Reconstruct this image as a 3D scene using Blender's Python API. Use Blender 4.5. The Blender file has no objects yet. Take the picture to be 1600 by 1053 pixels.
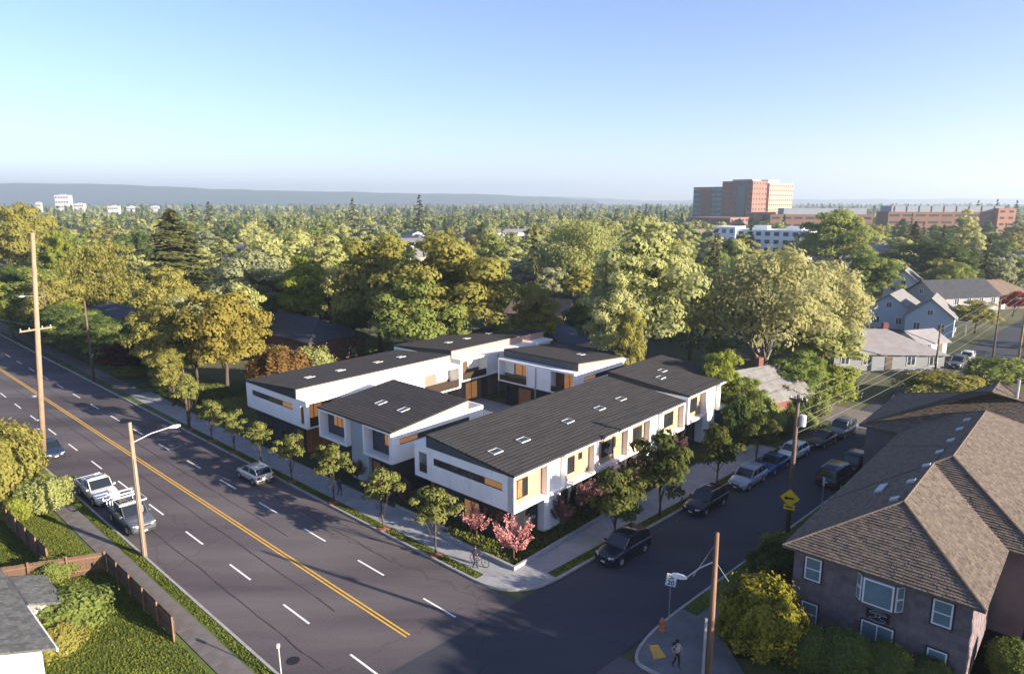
import bpy, math, random
import numpy as np
from mathutils import Vector, Matrix

# ------------------------------------------------------------------ camera, sky, sun, exposure
SC = bpy.context.scene
COL = SC.collection
R = math.radians
CAM_H = 25.0
PITCH = math.atan((526.5 - 316.0) / 1067.0)
cam = bpy.data.cameras.new('camera'); cam.lens = 24.0; cam.sensor_width = 36.0; cam.sensor_fit = 'HORIZONTAL'
cam.clip_start = 0.5; cam.clip_end = 30000
camo = bpy.data.objects.new('camera', cam); COL.objects.link(camo)
camo.location = (0, 0, CAM_H); camo.rotation_euler = (math.pi / 2 - PITCH, 0, 0)
SC.camera = camo
SUN_EL, SUN_AZ = 16.0, -28.2          # degrees; azimuth counted from +x towards +y
wd = bpy.data.worlds.new('World'); SC.world = wd; wd.use_nodes = True
nt = wd.node_tree; nt.nodes.clear()
sky = nt.nodes.new('ShaderNodeTexSky'); sky.sky_type = 'NISHITA'; sky.sun_disc = False
sky.sun_elevation = R(SUN_EL); sky.sun_rotation = R(90 - SUN_AZ)
sky.altitude = 60; sky.air_density = 0.85; sky.dust_density = 0.5; sky.ozone_density = 4.0
bg = nt.nodes.new('ShaderNodeBackground'); bg.inputs['Strength'].default_value = 0.076
wo = nt.nodes.new('ShaderNodeOutputWorld')
wbm = nt.nodes.new('ShaderNodeMix'); wbm.data_type = 'RGBA'; wbm.blend_type = 'MULTIPLY'; wbm.inputs[0].default_value = 1.0; wbm.inputs[7].default_value = (1.17, 0.95, 0.98, 1)
nt.links.new(sky.outputs[0], wbm.inputs[6]); nt.links.new(wbm.outputs[2], bg.inputs[0]); nt.links.new(bg.outputs[0], wo.inputs[0])
sl = bpy.data.lights.new('sun', 'SUN'); sl.energy = 4.6; sl.angle = R(0.5); sl.color = (1.0, 0.87, 0.70)
so = bpy.data.objects.new('sun', sl); COL.objects.link(so)
SDIR = Vector((math.cos(R(SUN_EL)) * math.cos(R(SUN_AZ)), math.cos(R(SUN_EL)) * math.sin(R(SUN_AZ)), math.sin(R(SUN_EL))))
so.rotation_euler = SDIR.to_track_quat('Z', 'Y').to_euler(); so.location = (60, -30, 60)
VS = SC.view_settings
VS.view_transform = 'Standard'; VS.look = 'None'; VS.exposure = 1.88; VS.gamma = 1.0; VS.use_curve_mapping = False
SC.cycles.max_bounces = 9; SC.cycles.diffuse_bounces = 7; SC.cycles.glossy_bounces = 2
SC.cycles.transmission_bounces = 7; SC.cycles.transparent_max_bounces = 6; SC.cycles.volume_bounces = 0
SC.cycles.use_denoising = True
SC.cycles.caustics_reflective = False; SC.cycles.caustics_refractive = False

HAZE = 0.00021
random.seed(7); RNG = np.random.default_rng(7)

# ------------------------------------------------------------------ survey frames
def at(px, py, z=0.0):
    """World point on the level z that was surveyed at photo position px, py."""
    u = (px - 800) / 1067.0; v = (526.5 - py) / 1067.0
    dy = math.cos(PITCH) + v * math.sin(PITCH); dz = -math.sin(PITCH) + v * math.cos(PITCH)
    t = (z - CAM_H) / dz
    return Vector((u * t, dy * t, z))
def at_depth(px, py, Y):
    u = (px - 800) / 1067.0; v = (526.5 - py) / 1067.0
    dy = math.cos(PITCH) + v * math.sin(PITCH); dz = -math.sin(PITCH) + v * math.cos(PITCH)
    t = Y / dy
    return Vector((u * t, Y, CAM_H + dz * t))
A1, A2, AB = R(137.8), R(44.0), R(48.0)
D1 = np.array([math.cos(A1), math.sin(A1)]); N1 = np.array([D1[1], -D1[0]])
D2 = np.array([math.cos(A2), math.sin(A2)]); N2 = np.array([-D2[1], D2[0]])
UU = np.array([math.cos(AB), math.sin(AB)]); WW = np.array([-UU[1], UU[0]]); R0 = np.array([0.146, 45.26])
def P1(d, n): q = D1 * d + N1 * n; return (float(q[0]), float(q[1]))
def P2(d, n): q = D2 * d + N2 * n; return (float(q[0]), float(q[1]))
def BW(u, w): q = R0 + UU * u + WW * w; return (float(q[0]), float(q[1]))
def to1(p): q = np.array(p[:2]); return float(q @ D1), float(q @ N1)
def to2(p): q = np.array(p[:2]); return float(q @ D2), float(q @ N2)
def toB(p): q = np.array(p[:2]) - R0; return float(q @ UU), float(q @ WW)
def meet(d_n1, n_n2):
    """corner where main-road offset n1 meets side-street offset n2"""
    a = np.array([N1, N2]); return tuple(np.linalg.solve(a, np.array([d_n1, n_n2])))

# ------------------------------------------------------------------ materials
MATS = {}
def mat(name, col, rough=0.8, var=0.0, scale=2.0, bump=0.0, bscale=8.0, metal=0.0, spec=0.3, col2=None, detail=4.0, stretch=None, objrand=0.0, emit=None, estr=0.0):
    if name in MATS: return MATS[name]
    m = bpy.data.materials.new(name); m.use_nodes = True; t = m.node_tree; N = t.nodes; L = t.links
    b = N['Principled BSDF']; b.inputs['Roughness'].default_value = rough; b.inputs['Metallic'].default_value = metal
    b.inputs['Specular IOR Level'].default_value = spec
    c = (*col, 1.0)
    b.inputs['Base Color'].default_value = c
    if var > 0 or col2 is not None or bump > 0:
        tc = N.new('ShaderNodeTexCoord'); src = tc.outputs['Object']
        if stretch:
            mp = N.new('ShaderNodeMapping'); mp.inputs['Scale'].default_value = stretch; L.new(src, mp.inputs[0]); src = mp.outputs[0]
        if var > 0 or col2 is not None:
            no = N.new('ShaderNodeTexNoise'); no.inputs['Scale'].default_value = scale; no.inputs['Detail'].default_value = detail
            no.inputs['Roughness'].default_value = 0.65; L.new(src, no.inputs['Vector'])
            mr = N.new('ShaderNodeMapRange'); mr.inputs[1].default_value = 0.3; mr.inputs[2].default_value = 0.7; L.new(no.outputs['Fac'], mr.inputs[0])
            mx = N.new('ShaderNodeMix'); mx.data_type = 'RGBA'
            ca = tuple(max(0, x * (1 - var)) for x in col); cb = tuple(x * (1 + var) for x in (col2 or col))
            mx.inputs[6].default_value = (*ca, 1); mx.inputs[7].default_value = (*cb, 1)
            L.new(mr.outputs[0], mx.inputs[0]); out = mx.outputs[2]
            L.new(out, b.inputs['Base Color'])
        if bump > 0:
            n2 = N.new('ShaderNodeTexNoise'); n2.inputs['Scale'].default_value = bscale; n2.inputs['Detail'].default_value = 6
            L.new(src, n2.inputs['Vector'])
            bp = N.new('ShaderNodeBump'); bp.inputs['Strength'].default_value = bump; bp.inputs['Distance'].default_value = 0.05
            L.new(n2.outputs['Fac'], bp.inputs['Height']); L.new(bp.outputs[0], b.inputs['Normal'])
    if emit:
        b.inputs['Emission Color'].default_value = (*emit, 1); b.inputs['Emission Strength'].default_value = estr
    MATS[name] = m; return m

def leafmat(name, ca, cb, trans=0.52, hue=0.5):
    """two leaf colours mixed leaf by leaf (face attribute) and tree by tree (object random)"""
    if name in MATS: return MATS[name]
    m = bpy.data.materials.new(name); m.use_nodes = True; t = m.node_tree; N = t.nodes; L = t.links
    N.remove(N['Principled BSDF'])
    at_ = N.new('ShaderNodeAttribute'); at_.attribute_name = 'rnd'
    oi = N.new('ShaderNodeObjectInfo')
    ma = N.new('ShaderNodeMath'); ma.operation = 'MULTIPLY_ADD'; L.new(oi.outputs['Random'], ma.inputs[0]); ma.inputs[1].default_value = hue
    mb = N.new('ShaderNodeMath'); mb.operation = 'MULTIPLY'; mb.inputs[1].default_value = 1 - hue; L.new(at_.outputs['Fac'], mb.inputs[0])
    L.new(mb.outputs[0], ma.inputs[2])
    mx = N.new('ShaderNodeMix'); mx.data_type = 'RGBA'; mx.inputs[6].default_value = (*ca, 1); mx.inputs[7].default_value = (*cb, 1)
    L.new(ma.outputs[0], mx.inputs[0])
    d = N.new('ShaderNodeBsdfDiffuse'); tr = N.new('ShaderNodeBsdfTranslucent'); ms = N.new('ShaderNodeMixShader'); ms.inputs[0].default_value = trans
    L.new(mx.outputs[2], d.inputs[0]); L.new(mx.outputs[2], tr.inputs[0]); L.new(d.outputs[0], ms.inputs[1]); L.new(tr.outputs[0], ms.inputs[2])
    L.new(ms.outputs[0], N['Material Output'].inputs[0])
    MATS[name] = m; return m

def shingle_mat(name, ca, cb, sx=0.3, sz=0.2, bump=0.3):
    """tone varied piece by piece on a brick grid in object space"""
    if name in MATS: return MATS[name]
    m = mat(name, ca, rough=0.92, spec=0.15); t = m.node_tree; N = t.nodes; L = t.links; b = N['Principled BSDF']
    tc = N.new('ShaderNodeTexCoord'); no = N.new('ShaderNodeTexNoise'); no.inputs['Scale'].default_value = 3.0; no.inputs['Detail'].default_value = 8; no.inputs['Roughness'].default_value = 0.75
    L.new(tc.outputs['Object'], no.inputs['Vector'])
    mr = N.new('ShaderNodeMapRange'); mr.inputs[1].default_value = 0.32; mr.inputs[2].default_value = 0.68; L.new(no.outputs['Fac'], mr.inputs[0])
    mx = N.new('ShaderNodeMix'); mx.data_type = 'RGBA'; mx.inputs[6].default_value = (*ca, 1); mx.inputs[7].default_value = (*cb, 1)
    at_ = N.new('ShaderNodeAttribute'); at_.attribute_name = 'rnd'
    av = N.new('ShaderNodeMath'); av.operation = 'MULTIPLY_ADD'; av.inputs[1].default_value = 0.5; L.new(at_.outputs['Fac'], av.inputs[0])
    h = N.new('ShaderNodeMath'); h.operation = 'MULTIPLY'; h.inputs[1].default_value = 0.5; L.new(mr.outputs[0], h.inputs[0]); L.new(h.outputs[0], av.inputs[2])
    L.new(av.outputs[0], mx.inputs[0]); L.new(mx.outputs[2], b.inputs['Base Color'])
    n2 = N.new('ShaderNodeTexNoise'); n2.inputs['Scale'].default_value = 12; n2.inputs['Detail'].default_value = 5; L.new(tc.outputs['Object'], n2.inputs['Vector'])
    bp = N.new('ShaderNodeBump'); bp.inputs['Strength'].default_value = bump; bp.inputs['Distance'].default_value = 0.04
    L.new(n2.outputs['Fac'], bp.inputs['Height']); L.new(bp.outputs[0], b.inputs['Normal'])
    return m

def asphalt_mat(name, c1, c2):
    m = mat(name, c1, rough=0.9, spec=0.25); t = m.node_tree; N = t.nodes; L = t.links; b = N['Principled BSDF']
    tc = N.new('ShaderNodeTexCoord')
    n1 = N.new('ShaderNodeTexNoise'); n1.inputs['Scale'].default_value = 0.12; n1.inputs['Detail'].default_value = 5; n1.inputs['Roughness'].default_value = .6
    mp = N.new('ShaderNodeMapping'); mp.inputs['Rotation'].default_value = (0, 0, -A1); mp.inputs['Scale'].default_value = (0.35, 1.6, 1)
    L.new(tc.outputs['Object'], mp.inputs[0]); L.new(mp.outputs[0], n1.inputs['Vector'])
    n2 = N.new('ShaderNodeTexNoise'); n2.inputs['Scale'].default_value = 9; n2.inputs['Detail'].default_value = 6; L.new(tc.outputs['Object'], n2.inputs['Vector'])
    ad = N.new('ShaderNodeMath'); ad.operation = 'MULTIPLY_ADD'; L.new(n2.outputs['Fac'], ad.inputs[0]); ad.inputs[1].default_value = 0.35; L.new(n1.outputs['Fac'], ad.inputs[2])
    mr = N.new('ShaderNodeMapRange'); mr.inputs[1].default_value = 0.52; mr.inputs[2].default_value = 0.84; L.new(ad.outputs[0], mr.inputs[0])
    mx = N.new('ShaderNodeMix'); mx.data_type = 'RGBA'; mx.inputs[6].default_value = (*c1, 1); mx.inputs[7].default_value = (*c2, 1)
    L.new(mr.outputs[0], mx.inputs[0])
    # tar-sealed cracks
    vo = N.new('ShaderNodeTexVoronoi'); vo.feature = 'DISTANCE_TO_EDGE'; vo.inputs['Scale'].default_value = 0.075
    ns = N.new('ShaderNodeTexNoise'); ns.inputs['Scale'].default_value = 0.7; ns.inputs['Detail'].default_value = 5
    L.new(tc.outputs['Object'], ns.inputs['Vector'])
    va = N.new('ShaderNodeVectorMath'); va.operation = 'MULTIPLY_ADD'; va.inputs[1].default_value = (2.2, 2.2, 0); L.new(ns.outputs['Color'], va.inputs[0]); L.new(tc.outputs['Object'], va.inputs[2])
    L.new(va.outputs[0], vo.inputs['Vector'])
    cr = N.new('ShaderNodeMapRange'); cr.inputs[1].default_value = 0.0; cr.inputs[2].default_value = 0.006; cr.inputs[3].default_value = 0.72; cr.inputs[4].default_value = 1.0
    L.new(vo.outputs['Distance'], cr.inputs[0])
    mu = N.new('ShaderNodeMix'); mu.data_type = 'RGBA'; mu.blend_type = 'MULTIPLY'; mu.inputs[0].default_value = 1.0
    L.new(mx.outputs[2], mu.inputs[6]); L.new(cr.outputs[0], mu.inputs[7]); L.new(mu.outputs[2], b.inputs['Base Color'])
    bp = N.new('ShaderNodeBump'); bp.inputs['Strength'].default_value = 0.25; bp.inputs['Distance'].default_value = 0.02
    n3 = N.new('ShaderNodeTexNoise'); n3.inputs['Scale'].default_value = 30; L.new(tc.outputs['Object'], n3.inputs['Vector'])
    L.new(n3.outputs['Fac'], bp.inputs['Height']); L.new(bp.outputs[0], b.inputs['Normal'])
    return m

# ------------------------------------------------------------------ mesh building
class MB:
    def __init__(s): s.v = []; s.f = []; s.m = []; s.rnd = None
    def add(s, vs, fs, mi=0):
        o = len(s.v); s.v += [tuple(map(float, p)) for p in vs]
        for f in fs: s.f.append([i + o for i in f]); s.m.append(mi)
        return s
    def quad(s, a, b, c, d, mi=0): return s.add([a, b, c, d], [(0, 1, 2, 3)], mi)
    def tri(s, a, b, c, mi=0): return s.add([a, b, c], [(0, 1, 2)], mi)
    def box(s, x0, x1, y0, y1, z0, z1, mi=0):
        if x0 > x1: x0, x1 = x1, x0
        if y0 > y1: y0, y1 = y1, y0
        vs = [(x0, y0, z0), (x1, y0, z0), (x1, y1, z0), (x0, y1, z0), (x0, y0, z1), (x1, y0, z1), (x1, y1, z1), (x0, y1, z1)]
        return s.add(vs, [(3, 2, 1, 0), (4, 5, 6, 7), (0, 1, 5, 4), (1, 2, 6, 5), (2, 3, 7, 6), (3, 0, 4, 7)], mi)
    def obox(s, c, ax, ay, az, mi=0):
        """box about centre c with half axes ax, ay, az (vectors)"""
        c, ax, ay, az = map(np.array, (c, ax, ay, az)); vs = []
        for k in (-1, 1):
            for (i, j) in ((-1, -1), (1, -1), (1, 1), (-1, 1)): vs.append(c + ax * i + ay * j + az * k)
        return s.add(vs, [(3, 2, 1, 0), (4, 5, 6, 7), (0, 1, 5, 4), (1, 2, 6, 5), (2, 3, 7, 6), (3, 0, 4, 7)], mi)
    def prism(s, pts, z0, z1, mi=0):
        n = len(pts); vs = [(p[0], p[1], z0) for p in pts] + [(p[0], p[1], z1) for p in pts]
        fs = [tuple(range(n - 1, -1, -1)), tuple(range(n, 2 * n))] + [(i, (i + 1) % n, n + (i + 1) % n, n + i) for i in range(n)]
        return s.add(vs, fs, mi)
    def tube(s, pts, rads, n=8, mi=0, caps=True):
        pts = [Vector(p) for p in pts]
        if not hasattr(rads, '__len__'): rads = [rads] * len(pts)
        rings = []; prev = None; vs = []; fs = []
        for i, p in enumerate(pts):
            d = (pts[min(i + 1, len(pts) - 1)] - pts[max(i - 1, 0)]).normalized()
            if prev is None:
                a = Vector((0, 0, 1)) if abs(d.z) < 0.9 else Vector((1, 0, 0)); x = d.cross(a).normalized()
            else: x = (prev - d * prev.dot(d)).normalized()
            prev = x; y = d.cross(x)
            for k in range(n):
                t = 2 * math.pi * k / n; vs.append(p + (x * math.cos(t) + y * math.sin(t)) * rads[i])
        for i in range(len(pts) - 1):
            for k in range(n): fs.append((i * n + k, i * n + (k + 1) % n, (i + 1) * n + (k + 1) % n, (i + 1) * n + k))
        if caps: fs.append(tuple(range(n - 1, -1, -1))); fs.append(tuple((len(pts) - 1) * n + k for k in range(n)))
        return s.add(vs, fs, mi)
    def lathe(s, prof, c=(0, 0, 0), n=12, mi=0):
        vs = []; fs = []
        for (r, z) in prof:
            for k in range(n): t = 2 * math.pi * k / n; vs.append((c[0] + r * math.cos(t), c[1] + r * math.sin(t), c[2] + z))
        for i in range(len(prof) - 1):
            for k in range(n): fs.append((i * n + k, i * n + (k + 1) % n, (i + 1) * n + (k + 1) % n, (i + 1) * n + k))
        fs.append(tuple(range(n - 1, -1, -1))); fs.append(tuple((len(prof) - 1) * n + k for k in range(n)))
        return s.add(vs, fs, mi)
    def mesh(s, name, mats, smooth=False):
        me = bpy.data.meshes.new(name); me.from_pydata(s.v, [], s.f); me.update()
        for m in (mats if isinstance(mats, (list, tuple)) else [mats]): me.materials.append(m)
        if any(s.m): me.polygons.foreach_set('material_index', s.m)
        if smooth: me.polygons.foreach_set('use_smooth', [True] * len(s.f))
        if s.rnd is not None:
            a = me.attributes.new('rnd', 'FLOAT', 'FACE'); a.data.foreach_set('value', np.asarray(s.rnd, dtype=np.float32))
        return me
    def build(s, name, mats, parent=None, smooth=False): return link(name, s.mesh(name, mats, smooth), parent)

def link(name, me, parent=None, loc=None):
    o = bpy.data.objects.new(name, me); COL.objects.link(o)
    if parent is not None: o.parent = parent
    if loc is not None: o.location = loc
    return o
def tag(o, label=None, cat=None, group=None, kind=None):
    if label: o['label'] = label
    if cat: o['category'] = cat
    if group: o['group'] = group
    if kind: o['kind'] = kind
    return o
def thing(name, loc, rz, label, cat, group=None):
    o = bpy.data.objects.new(name, None); COL.objects.link(o); o.empty_display_size = 0.3
    o.location = (loc[0], loc[1], loc[2] if len(loc) > 2 else 0.0); o.rotation_euler = (0, 0, rz)
    return tag(o, label, cat, group)
def copy_tree(o, loc, rz=0.0, sc=(1, 1, 1), label=None, group=None):
    c = o.copy(); COL.objects.link(c); c.location = loc; c.rotation_euler = (0, 0, rz); c.scale = sc
    if label: c['label'] = label
    if group: c['group'] = group
    for ch in o.children:
        d = ch.copy(); COL.objects.link(d); d.parent = c
        for g in ch.children:
            e = g.copy(); COL.objects.link(e); e.parent = d
    return c
def quads_mesh(name, V, m, rnd):
    """V: (n,4,3) array of loose quads"""
    n = len(V); me = bpy.data.meshes.new(name)
    me.vertices.add(n * 4); me.vertices.foreach_set('co', V.reshape(-1).astype(np.float32))
    me.loops.add(n * 4); me.loops.foreach_set('vertex_index', np.arange(n * 4, dtype=np.int32))
    me.polygons.add(n); me.polygons.foreach_set('loop_start', np.arange(0, n * 4, 4, dtype=np.int32))
    try: me.polygons.foreach_set('loop_total', np.full(n, 4, dtype=np.int32))
    except Exception: pass
    me.update(calc_edges=True)
    a = me.attributes.new('rnd', 'FLOAT', 'FACE'); a.data.foreach_set('value', rnd.astype(np.float32))
    me.materials.append(m); return me
# ------------------------------------------------------------------ palette
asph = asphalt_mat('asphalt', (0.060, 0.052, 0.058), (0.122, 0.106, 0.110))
asph2 = asphalt_mat('asphalt_shade', (0.036, 0.039, 0.050), (0.052, 0.054, 0.066))  # side street: its shade is put into a darker, bluer asphalt colour
conc = mat('concrete', (0.25, 0.255, 0.27), 0.9, var=0.16, scale=0.9, bump=0.1, bscale=14)
conc_old = mat('old_concrete', (0.125, 0.112, 0.108), 0.95, var=0.25, scale=0.8, bump=0.2)
kerbm = mat('kerb_concrete', (0.30, 0.29, 0.28), 0.9, var=0.2, scale=1.5)
soil = mat('lot_soil', (0.055, 0.075, 0.022), 1.0, var=0.35, scale=0.5, col2=(0.075, 0.085, 0.03), bump=0.4, bscale=3)
lawnm = mat('lawn', (0.050, 0.085, 0.014), 1.0, var=0.35, scale=0.45, col2=(0.085, 0.105, 0.02), bump=0.5, bscale=6)
mulch = mat('planting_soil', (0.035, 0.040, 0.018), 1.0, var=0.3, scale=2.0, bump=0.5)
white_paint = mat('road_white', (0.70, 0.70, 0.68), 0.8, var=0.18, scale=5)
yellow_paint = mat('road_yellow', (0.62, 0.36, 0.04), 0.8, var=0.2, scale=4)
grassm = leafmat('grass_blades', (0.075, 0.100, 0.016), (0.17, 0.185, 0.035), 0.3, hue=0.0)

def struct(name, mb, m, parent=None):
    o = mb.build(name, m, parent)
    if parent is None: tag(o, kind='structure')
    return o
def poly_sheet(name, pts, z, m, parent=None, base=-0.04):
    return struct(name, MB().prism([(p[0], p[1]) for p in pts], base, z), m, parent)

g = MB(); gs = 14000
g.quad((-gs, -2000, -0.05), (gs, -2000, -0.05), (gs, 2 * gs, -0.05), (-gs, 2 * gs, -0.05))
struct('ground', g, mat('ground_cover', (0.050, 0.062, 0.022), 1.0, var=0.4, scale=0.03, col2=(0.085, 0.085, 0.045), detail=8))

K1L, K1R, K2L, K2R = 15.7, 29.3, 28.1, 20.5       # kerb offsets: main road left / right, side street left / right
def strip1(d0, d1, n0, n1): return [P1(d0, n0), P1(d1, n0), P1(d1, n1), P1(d0, n1)]
def strip2(d0, d1, n0, n1): return [P2(d0, n0), P2(d0, n1), P2(d1, n1), P2(d1, n0)]
def sheet(name, pts, z, m, parent=None):
    a = [(p[0], p[1], z) for p in pts]
    s = sum(a[i][0] * a[(i + 1) % len(a)][1] - a[(i + 1) % len(a)][0] * a[i][1] for i in range(len(a)))
    if s < 0: a = a[::-1]
    return struct(name, MB().add(a, [tuple(range(len(a)))]), m, parent)
main_road = sheet('main_road', strip1(-60, 900, K1L - .1, K1R + .1), 0.0, asph)
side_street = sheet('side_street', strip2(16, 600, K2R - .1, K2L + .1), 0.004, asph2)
sheet('cross_street', [P2(79.5, -150), P2(86.5, -150), P2(86.5, 260), P2(79.5, 260)], 0.008, mat('sunlit_asphalt', (0.16, 0.14, 0.125), .95, var=.2, scale=.4))  # sunlight on this street is put into a paler, tan asphalt colour

def bez(a, c, b, n=10):
    return [((1 - t) ** 2 * a[0] + 2 * t * (1 - t) * c[0] + t * t * b[0], (1 - t) ** 2 * a[1] + 2 * t * (1 - t) * c[1] + t * t * b[1]) for t in [i / n for i in range(n + 1)]]
def kerb(name, pts, w, side):
    """a stone strip along a polyline, on its side (+1 left of travel)"""
    P = [np.array(p) for p in pts]; mbk = MB(); ins = []
    for i, p in enumerate(P):
        t = P[min(i + 1, len(P) - 1)] - P[max(i - 1, 0)]; t = t / np.linalg.norm(t); ins.append(p + np.array([-t[1], t[0]]) * w * side)
    vs = [(*p, -0.04) for p in P] + [(*p, 0.145) for p in P] + [(*p, 0.145) for p in ins] + [(*p, -0.04) for p in ins]
    n = len(P); fs = []
    for i in range(n - 1):
        for k in range(4):
            a, b = k * n + i, ((k + 1) % 4) * n + i; fs.append((a, a + 1, b + 1, b))
    fs += [(0, n, 2 * n, 3 * n), (n - 1, 4 * n - 1, 3 * n - 1, 2 * n - 1)]
    mbk.add(vs, fs); return struct(name, mbk, kerbm), [tuple(p) for p in ins]

cA = meet(K1R, K2L); cB = meet(K1R, K2R)
arcA = bez(P1(30.2, K1R), cA, P2(31.6, K2L)); arcB = bez(P2(34.2, K2R), cB, P1(17.0, K1R))
lineA = [P1(560, K1R), P1(200, K1R), P1(90, K1R)] + arcA + [P2(79.3, K2L)]
_, inA = kerb('kerb', lineA, 0.16, 1)
lineB = [P2(79.3, K2R)] + arcB + [P1(-30, K1R)]
_, inB = kerb('kerb', lineB, 0.16, 1)
lineC = [P1(-30, K1L), P1(560, K1L)]
_, inC = kerb('kerb', lineC, 0.16, 1)
# raised blocks behind the kerbs
poly_sheet('corner_block', inA[2:] + [P2(79.3, 75), P1(90, 75)], 0.10, soil)
poly_sheet('front_gardens', [inA[0], P1(90.02, K1R + .16), P1(90.02, 42), P1(560, 42)], 0.098, soil)
sheet('pavement', strip1(95.02, 420, 30.5, 32.4), 0.12, conc_old)
poly_sheet('right_block', inB + [P1(-30, 90), P2(79.3, -40)], 0.10, soil)
poly_sheet('left_block', [inC[0], P1(140, K1L - .16), P1(140, -40), P1(-30, -40)], 0.10, lawnm)
# pavements
def arc_in(arc, side, w):
    P = [np.array(p) for p in arc]; out = []
    for i, p in enumerate(P):
        t = P[min(i + 1, len(P) - 1)] - P[max(i - 1, 0)]; t = t / np.linalg.norm(t); out.append(tuple(p + np.array([-t[1], t[0]]) * w * side))
    return out
pav = MB()
cor = arc_in(arcA, 1, .16)
walk_in = BW(-1.75, -1.55)
site_w = [P1(95, 30.2)] + [P1(30.0, 30.2), P1(30.0, K1R + .16)] + cor[1:-1] + [P2(31.4, K2L + .16), P2(31.4, 29.05), P2(66, 29.05), P2(66, 31.6), BW(31, -1.6), walk_in, BW(-1.0, 6.0), BW(-1.0, 45.0), P1(95, 32.9)]
sheet('pavement', site_w, 0.135, conc)
cb = arc_in(arcB, 1, .16)
sheet('pavement', [P2(79, 19.3), P2(34.4, 19.3), P2(34.4, 20.34)] + cb[1:-1] + [P1(17, K1R + .16), P1(-10, K1R + .16), P1(-10, 32.4), P1(12.5, 32.4), P2(33.8, 17.3), P2(79, 17.3)], 0.132, mat('shaded_concrete', (0.12, 0.122, 0.132), .9, var=.22, scale=.8))  # darker copy of the concrete, with the corner's shade put into its colour
lw = sheet('pavement', strip1(-20, 140, 13.45, 14.8), 0.125, mat('slab_joint', (0.05, 0.047, 0.045), 1.0))
slab = MB().box(-.74, .74, -.66, .66, 0.0, 0.022).mesh('slab', conc_old)
for k in range(70):
    o = link('slab', slab, lw); p = P1(20 + 1.5 * k, 14.125); o.location = (p[0], p[1], 0.122 + random.uniform(-.003, .004)); o.rotation_euler = (0, 0, A1)
# markings
for s in (-.13, .13):
    sheet('centre_line', strip1(28.7, 420, 22.55 + s - .055, 22.55 + s + .055), 0.008, yellow_paint, main_road)
dash = MB().add([(-1.5, -.065, 0), (1.5, -.065, 0), (1.5, .065, 0), (-1.5, .065, 0)], [(0, 1, 2, 3)]).mesh('lane_dash', white_paint)
for k in range(30):
    for (d, n) in ((29.5 + 7.12 * k, 25.7), (28.3 + 7.27 * k, 19.3)):
        o = link('lane_dash', dash, main_road); p = P1(d, n); o.location = (p[0], p[1], .008); o.rotation_euler = (0, 0, A1)
tarm = mat('tar_seal', (0.030, 0.029, 0.033), .75, var=.2, scale=2)
for (n_, d0, d1_, sd) in ((21.1, 34, 120, 1), (17.6, 30, 70, 2), (24.2, 45, 110, 3), (27.2, 36, 64, 4)):
    rs = random.Random(sd); L_ = [(d0 + (d1_ - d0) * i / 40, n_ + rs.uniform(-.06, .06)) for i in range(41)]; sm = MB()
    for i in range(40): a, b = L_[i], L_[i + 1]; w_ = rs.uniform(.02, .045); sm.quad(*[(*P1(q[0], q[1] + s_ * w_), .006) for q, s_ in ((a, -1), (b, -1), (b, 1), (a, 1))])
    sm.build('tar_seam', tarm, main_road)
mh = MB().lathe([(0.36, 0.0), (0.36, 0.012), (0.30, 0.014), (0.0001, 0.014)], n=20).build('manhole_cover', mat('cast_iron', (0.03, 0.03, 0.03), .6, metal=.5))
p = at(458, 1032); mh.location = (p.x, p.y, 0.003); tag(mh, 'round dark iron manhole cover set in the main road', 'manhole cover')
rp = sheet('curb_ramp', [tuple(at(a, b).xy) for a, b in ((1014, 1012), (1028, 1010), (1041, 1030), (1022, 1034))], 0.15, mat('tactile_paving', (0.55, 0.30, 0.06), .8, var=.15, scale=6))

# grass: blades scattered over the near lawn and the kerbside strips
def in_poly(pts, n, rng):
    P = np.array([p[:2] for p in pts]); tri = [(P[0], P[i], P[i + 1]) for i in range(1, len(P) - 1)]
    ar = np.array([abs(np.cross(b - a, c - a)) / 2 for a, b, c in tri]); k = rng.choice(len(tri), n, p=ar / ar.sum())
    T = np.array(tri)[k]; r1 = np.sqrt(rng.random(n))[:, None]; r2 = rng.random(n)[:, None]
    return T[:, 0] * (1 - r1) + T[:, 1] * r1 * (1 - r2) + T[:, 2] * r1 * r2
def grass(name, polys, dens, h, z, label, seed=1):
    rng = np.random.default_rng(seed); out = []
    for pts in polys:
        P = np.array([p[:2] for p in pts]); ar = abs(sum(np.cross(P[i] - P[0], P[i + 1] - P[0]) for i in range(1, len(P) - 1))) / 2
        out.append(in_poly(pts, int(ar * dens), rng))
    q = np.concatenate(out); n = len(q); a = rng.random(n) * 2 * math.pi; w = rng.uniform(.03, .09, n); hh = h * rng.uniform(.4, 1.3, n)
    lean = rng.normal(0, .6, (n, 2)) * hh[:, None]
    dx = np.stack([np.cos(a) * w, np.sin(a) * w], 1); V = np.zeros((n, 4, 3))
    V[:, 0, :2] = q - dx; V[:, 1, :2] = q + dx; V[:, 2, :2] = q + dx * .3 + lean; V[:, 3, :2] = q - dx * .3 + lean
    V[:, :2, 2] = z - .01; V[:, 2:, 2] = z + hh[:, None]
    pat = 0.5 + 0.5 * np.sin(q[:, 0] * 1.1 + np.sin(q[:, 1] * .8) * 2) * np.sin(q[:, 1] * .9 + q[:, 0] * .3)
    rn = np.clip(rng.random(n) * .6 + pat * .4, 0, 1)
    return tag(link(name, quads_mesh(name, V, grassm, rn)), label, 'grass', kind='stuff')
for a in (strip1(30.1, 95, K1R + .2, 30.15), strip2(31.5, 66, K2L + .2, 29.0)): sheet('verge', a, 0.142, lawnm)
sheet('verge', strip2(34.6, 79, 19.35, 20.3), 0.142, lawnm)
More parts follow.
